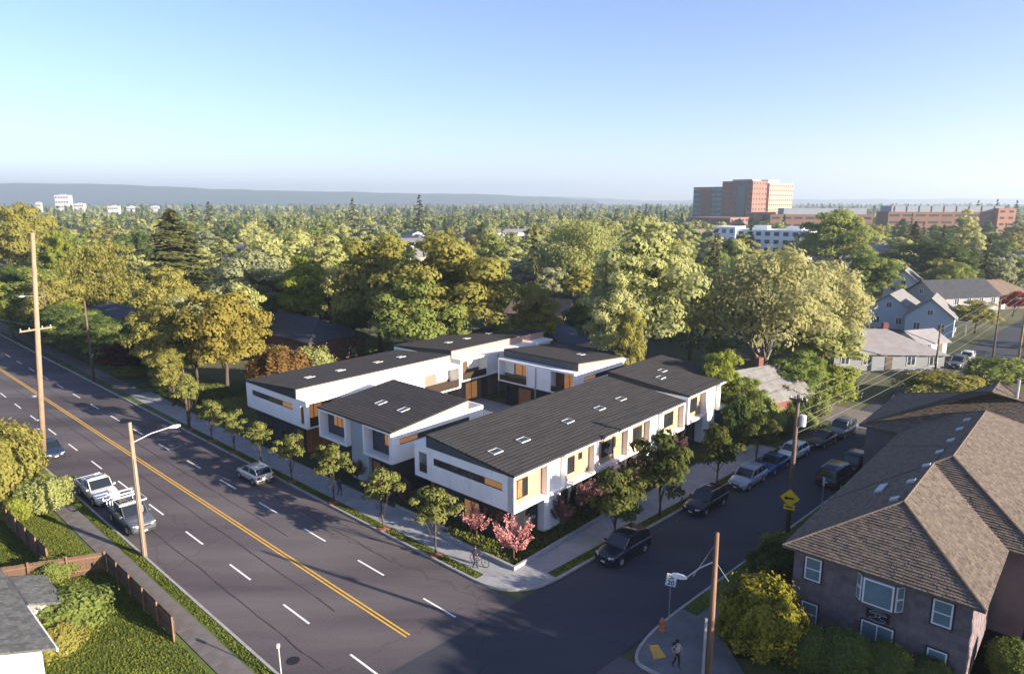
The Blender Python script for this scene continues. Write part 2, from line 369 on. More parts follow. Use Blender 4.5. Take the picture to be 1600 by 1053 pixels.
grass('grass', [strip1(30.2, 75, K1R + .25, 30.1), strip2(31.6, 66, K2L + .25, 28.95)], 170, .07, .142, 'mown green grass in the kerbside strips by the new houses', 3)
grass('grass', [strip1(22, 68, 14.95, 15.5), strip1(22, 64, 3.0, 13.2)], 150, .065, .10, 'thick green lawn grass beside the wooden fence', 4)
grass('grass', [strip2(34.6, 79, 19.4, 20.3), [P1(8, 33), P2(34, 17.1), P2(50, 17.1), P2(50, 14.6), P1(8, 45)]], 90, .08, .11, 'dark shaded lawn grass round the shingled house', 5)

# far hills
def hill(name, x0, x1, Y, prof, m):
    mbh = MB(); n = 60; vs = []; rr = random.Random(len(name) + int(Y))
    for i in range(n + 1):
        t = i / n; x = x0 + (x1 - x0) * t; h = np.interp(t, [a for a, b in prof], [b for a, b in prof]) + rr.uniform(-4, 4)
        vs += [(x, Y - 900, -1), (x, Y - 350, h * .6), (x, Y, h), (x, Y + 700, h * .5), (x, Y + 1400, -1)]
    fs = [(i * 5 + k, (i + 1) * 5 + k, (i + 1) * 5 + k + 1, i * 5 + k + 1) for i in range(n) for k in range(4)]
    return struct(name, mbh.add(vs, fs), m)
hm = mat('wooded_hill', (0.035, 0.055, 0.025), 1.0, var=.5, scale=.012, detail=10, bump=1.0, bscale=.03)
hill('hills', -6200, 600, 5200, [(0, 175), (.25, 165), (.45, 160), (.6, 118), (.75, 96), (.9, 80), (1, 40)], hm)
hill('hills', -2600, 1500, 8200, [(0, 60), (.25, 105), (.5, 120), (.62, 100), (.8, 85), (1, 50)], hm)
hill('hills', 200, 9000, 7600, [(0, 20), (.2, 45), (.5, 60), (.8, 70), (1, 60)], hm)
# ------------------------------------------------------------------ the six new townhouses
white = mat('white_panel', (0.79, 0.775, 0.745), .55, var=.06, scale=.8)
cream = mat('cream_board', (0.50, 0.40, 0.28), .7, var=.08, scale=1.5, stretch=(1, 1, 6))
tan = mat('tan_board', (0.36, 0.245, 0.155), .7, var=.12, scale=1.5, stretch=(1, 1, 8))
char = mat('charcoal_board', (0.030, 0.031, 0.036), .7, var=.25, scale=1.0, stretch=(1, 1, 6), bump=.15)
slate = mat('slate_board', (0.060, 0.068, 0.078), .7, var=.15, scale=1.0)
greyw = mat('pale_grey_stucco', (0.36, 0.39, 0.40), .9, var=.08, scale=1.0, bump=.1)
taupe = mat('taupe_board', (0.20, 0.165, 0.13), .8, var=.15, scale=1.0)
roofm = shingle_mat('roof_dark', (0.032, 0.031, 0.033), (0.052, 0.049, 0.049), bump=.35)
wood = mat('cedar', (0.30, 0.14, 0.055), .6, var=.3, scale=2.0, stretch=(3, 3, .5))
dwood = mat('dark_cedar', (0.10, 0.055, 0.03), .6, var=.3, scale=2.0, stretch=(3, 3, .5))
bronze = mat('bronze_frame', (0.05, 0.035, 0.025), .4, metal=.3)
wframe = mat('white_frame', (0.72, 0.72, 0.71), .5)
skyglass = mat('skylight_glass', (0.03, 0.035, 0.045), .25, spec=.5)
glass = mat('window_glass', (0.018, 0.022, 0.028), .12, spec=.6, var=.3, scale=.7)
glow = mat('lit_window', (0.20, 0.12, 0.06), .3, var=.45, scale=1.6, emit=(1.0, 0.45, 0.15), estr=0.07)
galv = mat('galvanised', (0.42, 0.44, 0.46), .45, metal=.6)

class House:
    """parts are given in site metres (u along the street, w along the main road)"""
    def __init__(s, name, u0, w0, label, cat='house', group='new townhouses around the court'):
        s.o = (u0, w0); p = BW(u0, w0); s.root = thing(name, (p[0], p[1], 0.0), AB, label, cat, group); s.nz = 0
    def box(s, name, u0, u1, w0, w1, z0, z1, m, parent=None):
        return MB().box(u0 - s.o[0], u1 - s.o[0], w0 - s.o[1], w1 - s.o[1], z0, z1).build(name, m, parent or s.root)
    def boxes(s, name, L, m, parent=None):
        b = MB()
        for (u0, u1, w0, w1, z0, z1) in L: b.box(u0 - s.o[0], u1 - s.o[0], w0 - s.o[1], w1 - s.o[1], z0, z1)
        return b.build(name, m, parent or s.root)
    def poly(s, name, pts, fs, m, parent=None):
        return MB().add([(p[0] - s.o[0], p[1] - s.o[1], p[2]) for p in pts], fs).build(name, m, parent or s.root)
    # windows on a face looking to -w ('R') or -u ('L'); plane = its coordinate
    def _b(s, face, a0, a1, d0, d1, z0, z1): return (a0, a1, d0, d1, z0, z1) if face == 'R' else (d0, d1, a0, a1, z0, z1)
    def window(s, face, a0, a1, z0, z1, pl, n=2, fm=None, gm=None, t=.06, name='window'):
        L = [s._b(face, a0, a1, pl - .05, pl + .03, z1 - t, z1), s._b(face, a0, a1, pl - .05, pl + .03, z0, z0 + t),
             s._b(face, a0, a0 + t, pl - .05, pl + .03, z0 + t, z1 - t), s._b(face, a1 - t, a1, pl - .05, pl + .03, z0 + t, z1 - t)]
        st = (a1 - a0) / n
        for k in range(1, n): L.append(s._b(face, a0 + st * k - t / 2, a0 + st * k + t / 2, pl - .045, pl + .03, z0 + t, z1 - t))
        f = s.boxes(name, L, fm or bronze)
        for k in range(n):
            g_ = gm[k] if isinstance(gm, (list, tuple)) else (gm or glass)
            s.boxes('pane', [s._b(face, a0 + st * k + t * .6, a0 + st * (k + 1) - t * .6, pl - .02, pl + .0, z0 + t * .8, z1 - t * .8)], g_, f)
        return f
    def frame(s, face, a0, a1, z0, z1, out, depth, t=.2, back=tan, m=None, name='bay_frame'):
        m = m or white
        L = [s._b(face, a0, a1, out, out + depth, z1 - t, z1), s._b(face, a0, a1, out, out + depth, z0, z0 + t),
             s._b(face, a0, a0 + t, out + .002, out + depth, z0 + t, z1 - t), s._b(face, a1 - t, a1, out + .002, out + depth, z0 + t, z1 - t)]
        f = s.boxes(name, L, m)
        if back: s.boxes('bay_wall', [s._b(face, a0 + t * .5, a1 - t * .5, out + depth - .06, out + depth + .06, z0 + t * .5, z1 - t * .5)], back)
        return f
    def panels(s, face, edges, z0, z1, pl, m=None, holes=(), th=.04, name='panel'):
        """cladding panels with open joints on a face; holes = (a0,a1,z0,z1)"""
        for i in range(len(edges) - 1):
            a0, a1 = edges[i] + .014, edges[i + 1] - .014
            zs = sorted({z0, z1, *[h[2] for h in holes if h[0] < a1 and h[1] > a0], *[h[3] for h in holes if h[0] < a1 and h[1] > a0]})
            for j in range(len(zs) - 1):
                zc = (zs[j] + zs[j + 1]) / 2; cuts = [h for h in holes if h[2] < zc < h[3] and h[0] < a1 and h[1] > a0]
                seg = [(a0, a1)]
                for h in cuts: seg = [(x, y) for (p, q) in seg for (x, y) in ((p, min(q, h[0])), (max(p, h[1]), q)) if y - x > .02]
                for (p, q) in seg: s.boxes(name, [s._b(face, p, q, pl, pl + th, zs[j] + .006, zs[j + 1] - .006)], m or white)
    def roof(s, u0, u1, w0, w1, low, zl, zh, side_u=None, side_w=None, zb=6.0, skylights=()):
        """shed roof, low edge on 'w-','w+','u-' or 'u+'; stepped courses; fascia walls down to zb"""
        def z(u, w):
            t = {'w-': (w - w0) / (w1 - w0), 'w+': (w1 - w) / (w1 - w0), 'u-': (u - u0) / (u1 - u0), 'u+': (u1 - u) / (u1 - u0)}[low]
            return zl + (zh - zl) * t
        C = [(u0, w0), (u1, w0), (u1, w1), (u0, w1)]
        P = [(u, w, z(u, w) - .12) for u, w in C] + [(u, w, z(u, w)) for u, w in C]
        r = s.poly('roof', P, [(3, 2, 1, 0), (4, 5, 6, 7), (0, 1, 5, 4), (1, 2, 6, 5), (2, 3, 7, 6), (3, 0, 4, 7)], roofm)
        # courses: overlapping strips along the eave, each a little proud of the one above
        ax = low[0]; lo, hi = (w0, w1) if ax == 'w' else (u0, u1); n = int((hi - lo) / .42); st = (hi - lo) / n; b = MB(); rn = []
        ex0, ex1 = (u0 + .01, u1 - .01) if ax == 'w' else (w0 + .01, w1 - .01)
        for k in range(n):
            cuts = [ex0]
            while cuts[-1] < ex1 - 1.2: cuts.append(cuts[-1] + random.uniform(1.0, 2.2))
            cuts[-1] = ex1 if len(cuts) > 1 else cuts[-1]
            if len(cuts) == 1: cuts.append(ex1)
            a, c = lo + st * k, lo + st * (k + 1)
            if low[1] == '+': a, c = hi - st * k, hi - st * (k + 1)
            for q in range(len(cuts) - 1):
                def pt(e, v, dz): u, w = (e, v) if ax == 'w' else (v, e); return (u - s.o[0], w - s.o[1], z(u, w) + dz)
                e0, e1 = cuts[q] + .004, cuts[q + 1] - .004; j = random.uniform(0, .006)
                vs = [pt(e0, a, .004), pt(e1, a, .004), pt(e1, a, .034 + j), pt(e0, a, .034 + j), pt(e1, c, .006), pt(e0, c, .006)]
                b.add(vs, [(0, 1, 2, 3), (3, 2, 4, 5), (0, 3, 5), (1, 4, 2)]); x = random.random(); rn += [x] * 4
        b.rnd = rn
        tag(b.build('roof_courses', roofm, r), kind='stuff')
        # fascia walls
        if side_u: s.poly('fascia', [(u0 + .02, w0 + .02, zb - .05), (u0 + .02, w1 - .02, zb - .05), (u0 + .02, w1 - .02, z(u0, w1) - .06), (u0 + .02, w0 + .02, z(u0, w0) - .06), (u0 + .14, w0 + .02, zb - .05), (u0 + .14, w1 - .02, zb - .05), (u0 + .14, w1 - .02, z(u0, w1) - .06), (u0 + .14, w0 + .02, z(u0, w0) - .06)], [(0, 3, 2, 1), (4, 5, 6, 7), (0, 1, 5, 4), (2, 3, 7, 6), (1, 2, 6, 5), (0, 4, 7, 3)], side_u)
        if side_w: s.poly('fascia', [(u0 + .15, w0 + .02, zb - .05), (u1 - .02, w0 + .02, zb - .05), (u1 - .02, w0 + .02, z(u1, w0) - .06), (u0 + .15, w0 + .02, z(u0, w0) - .06), (u0 + .15, w0 + .14, zb - .05), (u1 - .02, w0 + .14, zb - .05), (u1 - .02, w0 + .14, z(u1, w0) - .06), (u0 + .15, w0 + .14, z(u0, w0) - .06)], [(0, 1, 2, 3), (4, 7, 6, 5), (0, 4, 5, 1), (3, 2, 6, 7), (1, 5, 6, 2), (0, 3, 7, 4)], side_w)
        s.boxes('rear_wall', [(u0 + .15, u1 - .02, w1 - .2, w1 - .02, 3.2, min(z(u0, w1), z(u1, w1)) - .1), (u1 - .2, u1 - .02, w0 + .15, w1 - .2, 3.2, min(z(u1, w0), z(u1, w1)) - .1)], white)
        for (u, w) in skylights:
            k = .52; h = .35
            dzu = (z(u + 1, w) - z(u, w)); dzw = (z(u, w + 1) - z(u, w))
            def pr(du, dw, dz): return (u + du - s.o[0], w + dw - s.o[1], z(u, w) + du * dzu + dw * dzw + dz)
            f = MB(); e = .045
            for (a0, a1, c0, c1) in ((-k, k, -h, -h + e), (-k, k, h - e, h), (-k, -k + e, -h + e, h - e), (k - e, k, -h + e, h - e)):
                f.add([pr(a0, c0, 0), pr(a1, c0, 0), pr(a1, c1, 0), pr(a0, c1, 0), pr(a0, c0, .10), pr(a1, c0, .10), pr(a1, c1, .10), pr(a0, c1, .10)], [(4, 5, 6, 7), (0, 1, 5, 4), (1, 2, 6, 5), (2, 3, 7, 6), (3, 0, 4, 7)])
            so_ = f.build('skylight', mat('skylight_frame', (.42, .42, .42), .5), s.root)
            MB().quad(pr(-k + e, -h + e, .07), pr(k - e, -h + e, .07), pr(k - e, h - e, .07), pr(-k + e, h - e, .07)).build('pane', skyglass, so_)
        return r

# --- A: long corner house
h = House('townhouse', 0, 0, 'long townhouse with five sunlit bay frames beside the pink cherry at the street corner')
h.boxes('lower_wall', [(.9, 24.5, 1.1, 9.4, 0, 3.2)], char)
h.boxes('upper_wall', [(.10, 24.95, .69, 9.28, 3.2, 6.0)], white)
h.boxes('floor_slab', [(.05, 24.95, .02, 10.83, 3.2, 3.36)], white)
strip = (1.15, 8.55, 4.62, 5.22)
h.panels('L', [0, 2.2, 4.4, 6.6, 8.8, 10.85], 3.2, 6.02, 0.0, holes=[strip, (9.35, 10.35, 3.65, 5.35)], th=.09)
h.window('L', 1.15, 8.55, 4.62, 5.22, .10, 4, bronze, [glow, glass, glass, glass])
h.boxes('parapet', [(.05, 25, 9.3, 10.85, 5.75, 6.02), (.2, 25, 10.7, 10.85, 3.36, 5.75)], white)
h.boxes('balcony_rail', [(.11, .15, 9.35, 10.35, 3.65, 4.3)], bronze)
for (a, b) in ((0, 3.95), (5.94, 10.02), (10.22, 15.0), (15.2, 18.63), (20.66, 24.95)): h.frame('R', a, b, 3.2, 6.02, 0.0 if a else .004, .62, back=tan)
for (a, b) in ((3.95, 5.94), (18.63, 20.66)): h.boxes('wall_pier', [(a + .003, b - .003, .45, 1.3, 0.0, 6.0)], white)
for (a, b) in ((10.025, 10.215), (15.005, 15.195)): h.boxes('wall_pier', [(a, b, .3, 1.3, 3.2, 6.0)], white)
for (a, b, z0, z1, n, gm) in ((.35, 2.1, 3.85, 5.3, 3, [glow, glow, glass]), (6.4, 7.8, 3.95, 5.3, 3, glass), (8.35, 8.8, 4.75, 5.3, 1, glass), (10.6, 11.05, 4.75, 5.3, 1, glass), (11.6, 13.3, 3.95, 5.3, 3, glass), (15.55, 16.0, 4.75, 5.3, 1, glass), (16.45, 17.9, 3.95, 5.3, 3, glass), (21.6, 23.6, 3.95, 5.3, 3, glass)):
    h.window('R', a, b, z0, z1, .55, n, bronze, gm)
h.roof(-.06, 25.05, -.06, 9.35, 'w-', 6.10, 6.98, side_u=slate, skylights=((1.9, 3.6), (5.2, 3.7), (11.3, 3.9), (16.2, 4.0), (20.0, 4.2)))
h.window('L', 4.3, 6.0, .5, 2.4, .88, 2, bronze, [glow, glow])
h.window('L', 1.7, 2.9, .4, 2.5, .88, 2, bronze, glass)
h.boxes('door', [(.82, .9, 8.2, 9.3, .1, 2.4)], wood)
h.boxes('timber_screen', [(.6, .9, 9.4, 9.55, .1, 3.2), (.9, 3.0, 9.41, 9.5, .1, 3.2)], wood)
for a in (1.2, 6.6, 11.5, 21.3): h.window('R', a, a + 2.2, .35, 2.5, 1.08, 2, bronze, glass)
for a in (9.2, 16.6): h.boxes('door', [(a, a + .95, 1.03, 1.1, .1, 2.3)], dwood)

# --- D: corner house at the far end of the street side
h = House('townhouse', 26.4, .4, 'townhouse with a tan bay and a dark glazed bay at the far street end')
h.boxes('lower_wall', [(27.3, 36.9, 1.6, 9.9, 0, 3.2)], char)
h.boxes('upper_wall', [(26.5, 37.3, 1.12, 9.9, 3.2, 6.1)], white)
h.panels('L', [.4, 3.2, 6.2, 9.9], 3.2, 6.12, 26.4, th=.09)
h.frame('R', 26.5, 30.4, 3.2, 6.12, .4, .65, back=tan)
h.window('R', 27.4, 29.3, 3.95, 5.4, .98, 3, bronze, glass)
h.boxes('wall_pier', [(30.41, 33.1, .75, 1.7, 0, 6.1)], white)
h.frame('R', 33.12, 37.4, 3.2, 6.14, .3, .8, back=slate)
h.window('R', 34.0, 36.4, 3.8, 5.6, 1.02, 2, bronze, glass)
h.boxes('lower_wall', [(33.12, 37.2, .8, 1.7, 0, 3.19)], slate)
h.roof(26.35, 37.45, .3, 10.0, 'w-', 6.22, 7.1, side_u=char, zb=6.1, skylights=((29.2, 5.2), (31.6, 6.4)))
h.window('R', 28.0, 29.9, .4, 2.5, 1.58, 2, bronze, glass)

# --- B: middle house on the main road
h = House('townhouse', 0, 13.85, 'townhouse with two square slate windows in thick white frames facing the main road')
h.boxes('lower_wall', [(.9, 9.0, 14.6, 24.3, 0, 3.2)], char)
h.boxes('upper_wall', [(1.0, 9.0, 13.95, 24.6, 3.2, 6.0)], white)
h.panels('R', [0.05, 2.8, 5.5, 8.3, 11.05], 3.2, 6.02, 13.85, holes=[(.9, 9.2, 4.75, 5.3)], th=.09)
h.window('R', .9, 9.2, 4.75, 5.3, 13.95, 4, bronze, [glow, glass, glass, glass])
h.boxes('parapet', [(9.0, 11.05, 13.94, 24.6, 3.2, 3.4), (10.9, 11.05, 13.94, 24.6, 3.4, 6.02)], white)
h.frame('L', 13.95, 17.88, 3.2, 6.02, 0, .95, t=.24, back=slate)
h.frame('L', 20.44, 24.84, 3.2, 6.02, 0, .95, t=.24, back=slate)
h.window('L', 14.5, 15.9, 4.25, 5.45, .88, 2, bronze, glow)
h.window('L', 21.6, 23.6, 4.35, 5.45, .88, 3, bronze, glow)
h.boxes('wall_pier', [(.55, 1.3, 17.89, 20.43, 0, 6.0)], greyw)
h.boxes('lower_wall', [(.3, .9, 13.95, 14.59, 0, 3.19)], char)
h.boxes('lower_wall', [(.901, 11.0, 14.0, 14.6, 0, 3.19)], char)
h.boxes('door', [(.82, .9, 16.6, 17.6, .1, 2.4)], wood)
h.window('L', 15.0, 16.3, .4, 2.4, .88, 2, bronze, glass)
h.boxes('door', [(.82, .9, 20.6, 21.5, .1, 2.4)], dwood)
h.boxes('timber_screen', [(.5, 2.6, 24.9, 25.02, 0.1, 3.1)], wood)
h.roof(-.06, 9.05, 13.8, 24.88, 'u-', 6.10, 6.98, side_w=cream, skylights=((3.9, 17.0), (3.9, 20.3)))

# --- C: long house on the main road, far side
h = House('townhouse', .2, 27.2, 'long townhouse with a corner balcony and cream upper wall behind the main road trees')
h.boxes('lower_wall', [(1.0, 20.5, 29.2, 38.8, 0, 3.2)], char)
h.boxes('upper_wall', [(.3, 20.7, 29.1, 39.1, 3.2, 6.0)], white)
h.boxes('floor_slab', [(.3, 20.9, 27.25, 29.1, 3.2, 3.36)], white)
h.panels('L', [27.2, 29.2, 31.7, 34.2, 36.7, 39.2], 3.2, 6.02, .2, holes=[(29.8, 37.9, 4.7, 5.3), (27.75, 28.4, 3.55, 5.4)], th=.09)
h.window('L', 29.8, 37.9, 4.7, 5.3, .3, 4, bronze, [glow, glass, glass, glass])
h.boxes('parapet', [(.3, 20.9, 27.21, 29.1, 5.74, 6.02)], white)
h.boxes('wall_pier', [(.3, .5, 27.21, 27.45, 3.36, 5.74), (4.2, 5.1, 27.21, 29.1, 3.36, 5.74), (20.6, 20.9, 27.21, 29.1, 3.36, 5.74)], white)
h.boxes('bay_wall', [(.6, 4.2, 28.95, 29.09, 3.36, 5.74)], wood)
h.window('R', 1.0, 3.0, 3.45, 5.5, 28.93, 2, bronze, glow)
h.boxes('balcony_rail', [(.5, 4.2, 27.3, 27.34, 3.36, 4.3)], bronze)
h.panels('R', [5.1, 8.4, 11.6, 15.6], 3.36, 5.74, 27.6, th=.09)
h.boxes('bay_wall', [(15.6, 20.6, 28.9, 29.09, 3.36, 5.74)], taupe)
h.boxes('bay_wall', [(18.4, 20.6, 28.84, 28.9, 4.1, 5.74)], white)
h.boxes('balcony_rail', [(15.7, 20.6, 27.3, 27.34, 3.36, 4.3)], bronze)
h.roof(.15, 20.95, 29.05, 39.3, 'w+', 6.10, 7.0, side_u=char, side_w=cream, skylights=((4.3, 33.2), (8.3, 33.4), (13.6, 33.6), (17.2, 33.8)))
h.boxes('door', [(.9, 1.0, 29.4, 30.4, .1, 2.4)], wood)
h.boxes('timber_screen', [(1.2, 4.5, 29.08, 29.19, .1, 3.2)], wood)
h.window('L', 31.5, 33.5, .4, 2.4, .98, 2, bronze, glass)
h.window('L', 35.5, 37.2, .4, 2.4, .98, 2, bronze, glass)

# --- E: house at the back of the court
h = House('townhouse', 22.6, 29.0, 'townhouse with rosy upper wall, projecting bay and three roof lights deepest in the court')
h.boxes('lower_wall', [(23.4, 40.2, 30.2, 41.8, 0, 3.2)], taupe)
h.boxes('upper_wall', [(22.8, 40.4, 30.75, 42.0, 3.2, 6.0)], white)
h.panels('L', [29.0, 30.8, 36, 42], 3.2, 6.02, 22.6, holes=[(29.5, 30.2, 3.6, 5.3)], th=.09)
h.boxes('parapet', [(22.7, 40.6, 29.0, 30.75, 5.76, 6.02), (22.7, 40.6, 29.01, 30.75, 3.2, 3.36)], white)
h.boxes('wall_pier', [(22.7, 22.9, 29.01, 29.25, 3.36, 5.76), (27.2, 27.4, 29.01, 30.75, 3.36, 5.76)], white)
h.panels('R', [27.4, 29.6, 31.6, 33.0], 3.36, 5.76, 29.3, th=.09)
h.panels('R', [36.0, 38.2, 40.5], 3.36, 5.76, 29.3, th=.09)
h.boxes('bay_wall', [(22.9, 27.2, 30.5, 30.74, 3.36, 5.76)], dwood)
h.boxes('bay_wall', [(25.2, 27.2, 30.44, 30.5, 4.2, 5.76)], white)
h.window('R', 33.2, 35.8, 3.4, 5.7, 30.6, 2, bronze, glass)
h.boxes('balcony_rail', [(22.9, 27.2, 29.1, 29.14, 3.36, 4.2)], bronze)
h.boxes('downspout', [(29.55, 29.67, 29.18, 29.29, 0.1, 5.76)], galv)
h.window('R', 24.4, 26.6, .3, 2.6, 30.18, 2, bronze, glow)
h.boxes('door', [(27.4, 28.4, 30.1, 30.2, .1, 2.5)], dwood)
h.roof(22.55, 40.65, 30.7, 42.1, 'w+', 6.06, 7.0, side_u=char, side_w=mat('rosy_board', (.42, .27, .20), .7, var=.1, scale=1.5), skylights=((27.0, 36.0), (30.6, 36.2), (35.5, 36.6)))

# --- F: house on the court, near the cross block
h = House('townhouse', 26.5, 14.5, 'townhouse with one roof light and two bays looking into the court')
h.boxes('lower_wall', [(27.3, 38.5, 15.3, 26.0, 0, 3.2)], char)
h.boxes('upper_wall', [(27.7, 38.8, 14.6, 26.2, 3.2, 6.0)], white)
h.panels('R', [26.6, 29.5, 32.5, 35.5, 38.9], 3.2, 6.02, 14.5, holes=[(28.2, 38.0, 4.75, 5.3)], th=.09)
h.window('R', 28.2, 38.0, 4.75, 5.3, 14.6, 4, bronze, [glow, glass, glass, glass])
h.boxes('parapet', [(26.5, 27.7, 14.6, 26.4, 5.8, 6.02), (26.5, 27.7, 14.6, 26.4, 3.2, 3.34)], white)
h.panels('L', [18.2, 20.3, 21.6], 3.34, 5.8, 26.55, th=.09)
h.boxes('wall_pier', [(26.5, 27.7, 26.2, 26.4, 3.34, 5.8), (26.52, 27.7, 21.61, 21.75, 3.34, 5.8), (26.52, 27.7, 18.05, 18.19, 3.34, 5.8), (26.52, 27.7, 14.6, 14.8, 3.34, 5.8)], white)
h.boxes('bay_wall', [(27.55, 27.69, 21.75, 26.2, 3.34, 5.8)], taupe)
h.boxes('bay_wall', [(27.49, 27.55, 24.6, 26.2, 4.1, 5.8)], white)
h.window('L', 22.0, 24.4, 4.1, 5.7, 27.5, 2, bronze, glow)
h.boxes('bay_wall', [(27.55, 27.69, 14.8, 18.05, 3.34, 5.8)], dwood)
h.window('L', 15.2, 16.8, 3.5, 5.6, 27.5, 2, bronze, glow)
h.boxes('downspout', [(26.42, 26.54, 20.24, 20.36, .1, 5.8)], galv)
h.boxes('balcony_rail', [(26.6, 26.64, 21.75, 26.2, 3.34, 4.0), (26.6, 26.64, 14.8, 18.05, 3.34, 4.0)], bronze)
h.boxes('door', [(27.22, 27.3, 21.6, 23.6, .1, 2.6)], wood)
h.window('L', 23.7, 25.6, .2, 2.6, 27.28, 2, bronze, glass)
h.roof(27.6, 38.95, 14.9, 26.45, 'u+', 6.06, 7.0, side_u=slate, side_w=mat('rosy_board', (.5, .3, .2)), skylights=((33.0, 18.5),))

# --- court and planting edges
court = poly_sheet('court_paving', [BW(10.8, 10.0), BW(27.0, 10.0), BW(27.0, 30.0), BW(10.8, 27.2)], .12, mat('court_pavers', (.24, .25, .27), .85, var=.2, scale=2))
for (u0, u1, w0, w1, z1) in ((12.0, 21.5, 25.9, 26.1, 1.0), (21.3, 21.5, 21.5, 25.9, 1.0), (17.0, 20.0, 19.0, 19.2, 1.1), (19.8, 20.0, 16.0, 19.0, 1.1)):
    mbx = MB(); p = BW(u0, w0); mbx.box(0, u1 - u0, 0, w1 - w0, 0.1, z1); o = mbx.build('garden_wall', white); o.location = (p[0], p[1], 0); o.rotation_euler = (0, 0, AB)
    tag(o, 'low white garden wall in the paved court', 'wall', 'low white walls in the court')
bed = poly_sheet('planting_bed', [BW(-1.5, -1.35), BW(31, -1.35), BW(31, 2), BW(1.0, 2), BW(1.0, 26), BW(1.2, 42), BW(-.75, 42), BW(-.75, 6)], .17, mulch)
for (u0, u1, w0, w1) in ((-1.72, -1.52, -1.55, 6.0), (-1.52, 14.0, -1.55, -1.38), (-.95, -.78, 6.0, 12.4)):
    p = BW(u0, w0); o = MB().box(0, u1 - u0, 0, w1 - w0, .1, .42).build('edging_wall', conc); o.location = (p[0], p[1], 0); o.rotation_euler = (0, 0, AB)
    tag(o, 'low concrete edging wall between pavement and planting bed', 'wall', 'edging walls of the planting bed')
grass('ground_cover', [[BW(-1.4, -1.25), BW(25, -1.25), BW(25, .9), BW(.7, .9)], [BW(-1.4, -1.2), BW(.6, .9), BW(.6, 13), BW(-.7, 13), BW(-.7, 6)]], 60, .16, .17, 'dark low planting along the foot of the new houses', 8)
def arm_chair(u, w, rz):
    p = BW(u, w); t = thing('garden_chair', (p[0], p[1], .12), AB + rz, 'pale slatted garden chair on the court paving', 'chair', 'garden chairs in the court')
    MB().box(-.3, .3, -.3, .3, .36, .44).build('seat', white, t); MB().box(-.3, .3, .26, .32, .44, .95).build('backrest', white, t)
    for x in (-.27, .27):
        for y in (-.27, .27): MB().box(x - .025, x + .025, y - .025, y + .025, 0, .36).build('leg', white, t)
arm_chair(23.2, 18.5, 1.2); arm_chair(23.9, 20.4, 2.0)
# ------------------------------------------------------------------ trees and shrubs
bark = mat('bark', (0.075, 0.055, 0.042), .95, var=.3, scale=4, bump=.4)
barkp = mat('pale_bark', (0.22, 0.20, 0.17), .9, var=.35, scale=4, bump=.3)
L_OLIVE = leafmat('leaf_olive', (0.183, 0.183, 0.049), (0.390, 0.354, 0.098))
L_GREEN = leafmat('leaf_green', (0.125, 0.181, 0.048), (0.312, 0.338, 0.094))
L_LIGHT = leafmat('leaf_light', (0.271, 0.301, 0.100), (0.496, 0.490, 0.212))
L_SILVER = leafmat('leaf_silver', (0.241, 0.265, 0.138), (0.391, 0.397, 0.224))
L_PALE = leafmat('leaf_pale', (0.330, 0.354, 0.142), (0.531, 0.531, 0.260))
L_GOLD = leafmat('leaf_gold', (0.209, 0.176, 0.040), (0.385, 0.325, 0.083))
L_DARK = leafmat('leaf_dark', (0.058, 0.094, 0.031), (0.143, 0.176, 0.052))
L_CONIF = leafmat('needle', (0.055, 0.068, 0.026), (0.130, 0.130, 0.045), .15)
L_PLUM = leafmat('leaf_plum', (0.050, 0.014, 0.016), (0.110, 0.030, 0.030))
L_PINK = leafmat('blossom_pink', (0.42, 0.15, 0.15), (0.66, 0.34, 0.31), .3, hue=.1)
L_MAUVE = leafmat('blossom_mauve', (0.11, 0.060, 0.065), (0.22, 0.12, 0.12), .3)
L_STREET = leafmat('leaf_street', (0.075, 0.098, 0.026), (0.220, 0.215, 0.065), .3, hue=.15)
L_STREETD = leafmat('leaf_street_dark', (0.035, 0.052, 0.016), (0.120, 0.125, 0.035), .3, hue=.15)
L_BRIGHT = leafmat('leaf_bright', (0.180, 0.225, 0.032), (0.330, 0.350, 0.070))
L_BALL = leafmat('leaf_clipped', (0.075, 0.110, 0.028), (0.160, 0.195, 0.050), .25, hue=.2)
L_YELSH = leafmat('leaf_yellow_shrub', (0.090, 0.105, 0.018), (0.300, 0.260, 0.035), .3, hue=0)
L_RUST = leafmat('leaf_rust', (0.20, 0.10, 0.035), (0.30, 0.20, 0.07))
L_RED = leafmat('leaf_red', (0.20, 0.02, 0.02), (0.36, 0.05, 0.04))
L_TWIG = leafmat('leaf_thin', (0.264, 0.264, 0.114), (0.444, 0.420, 0.192))

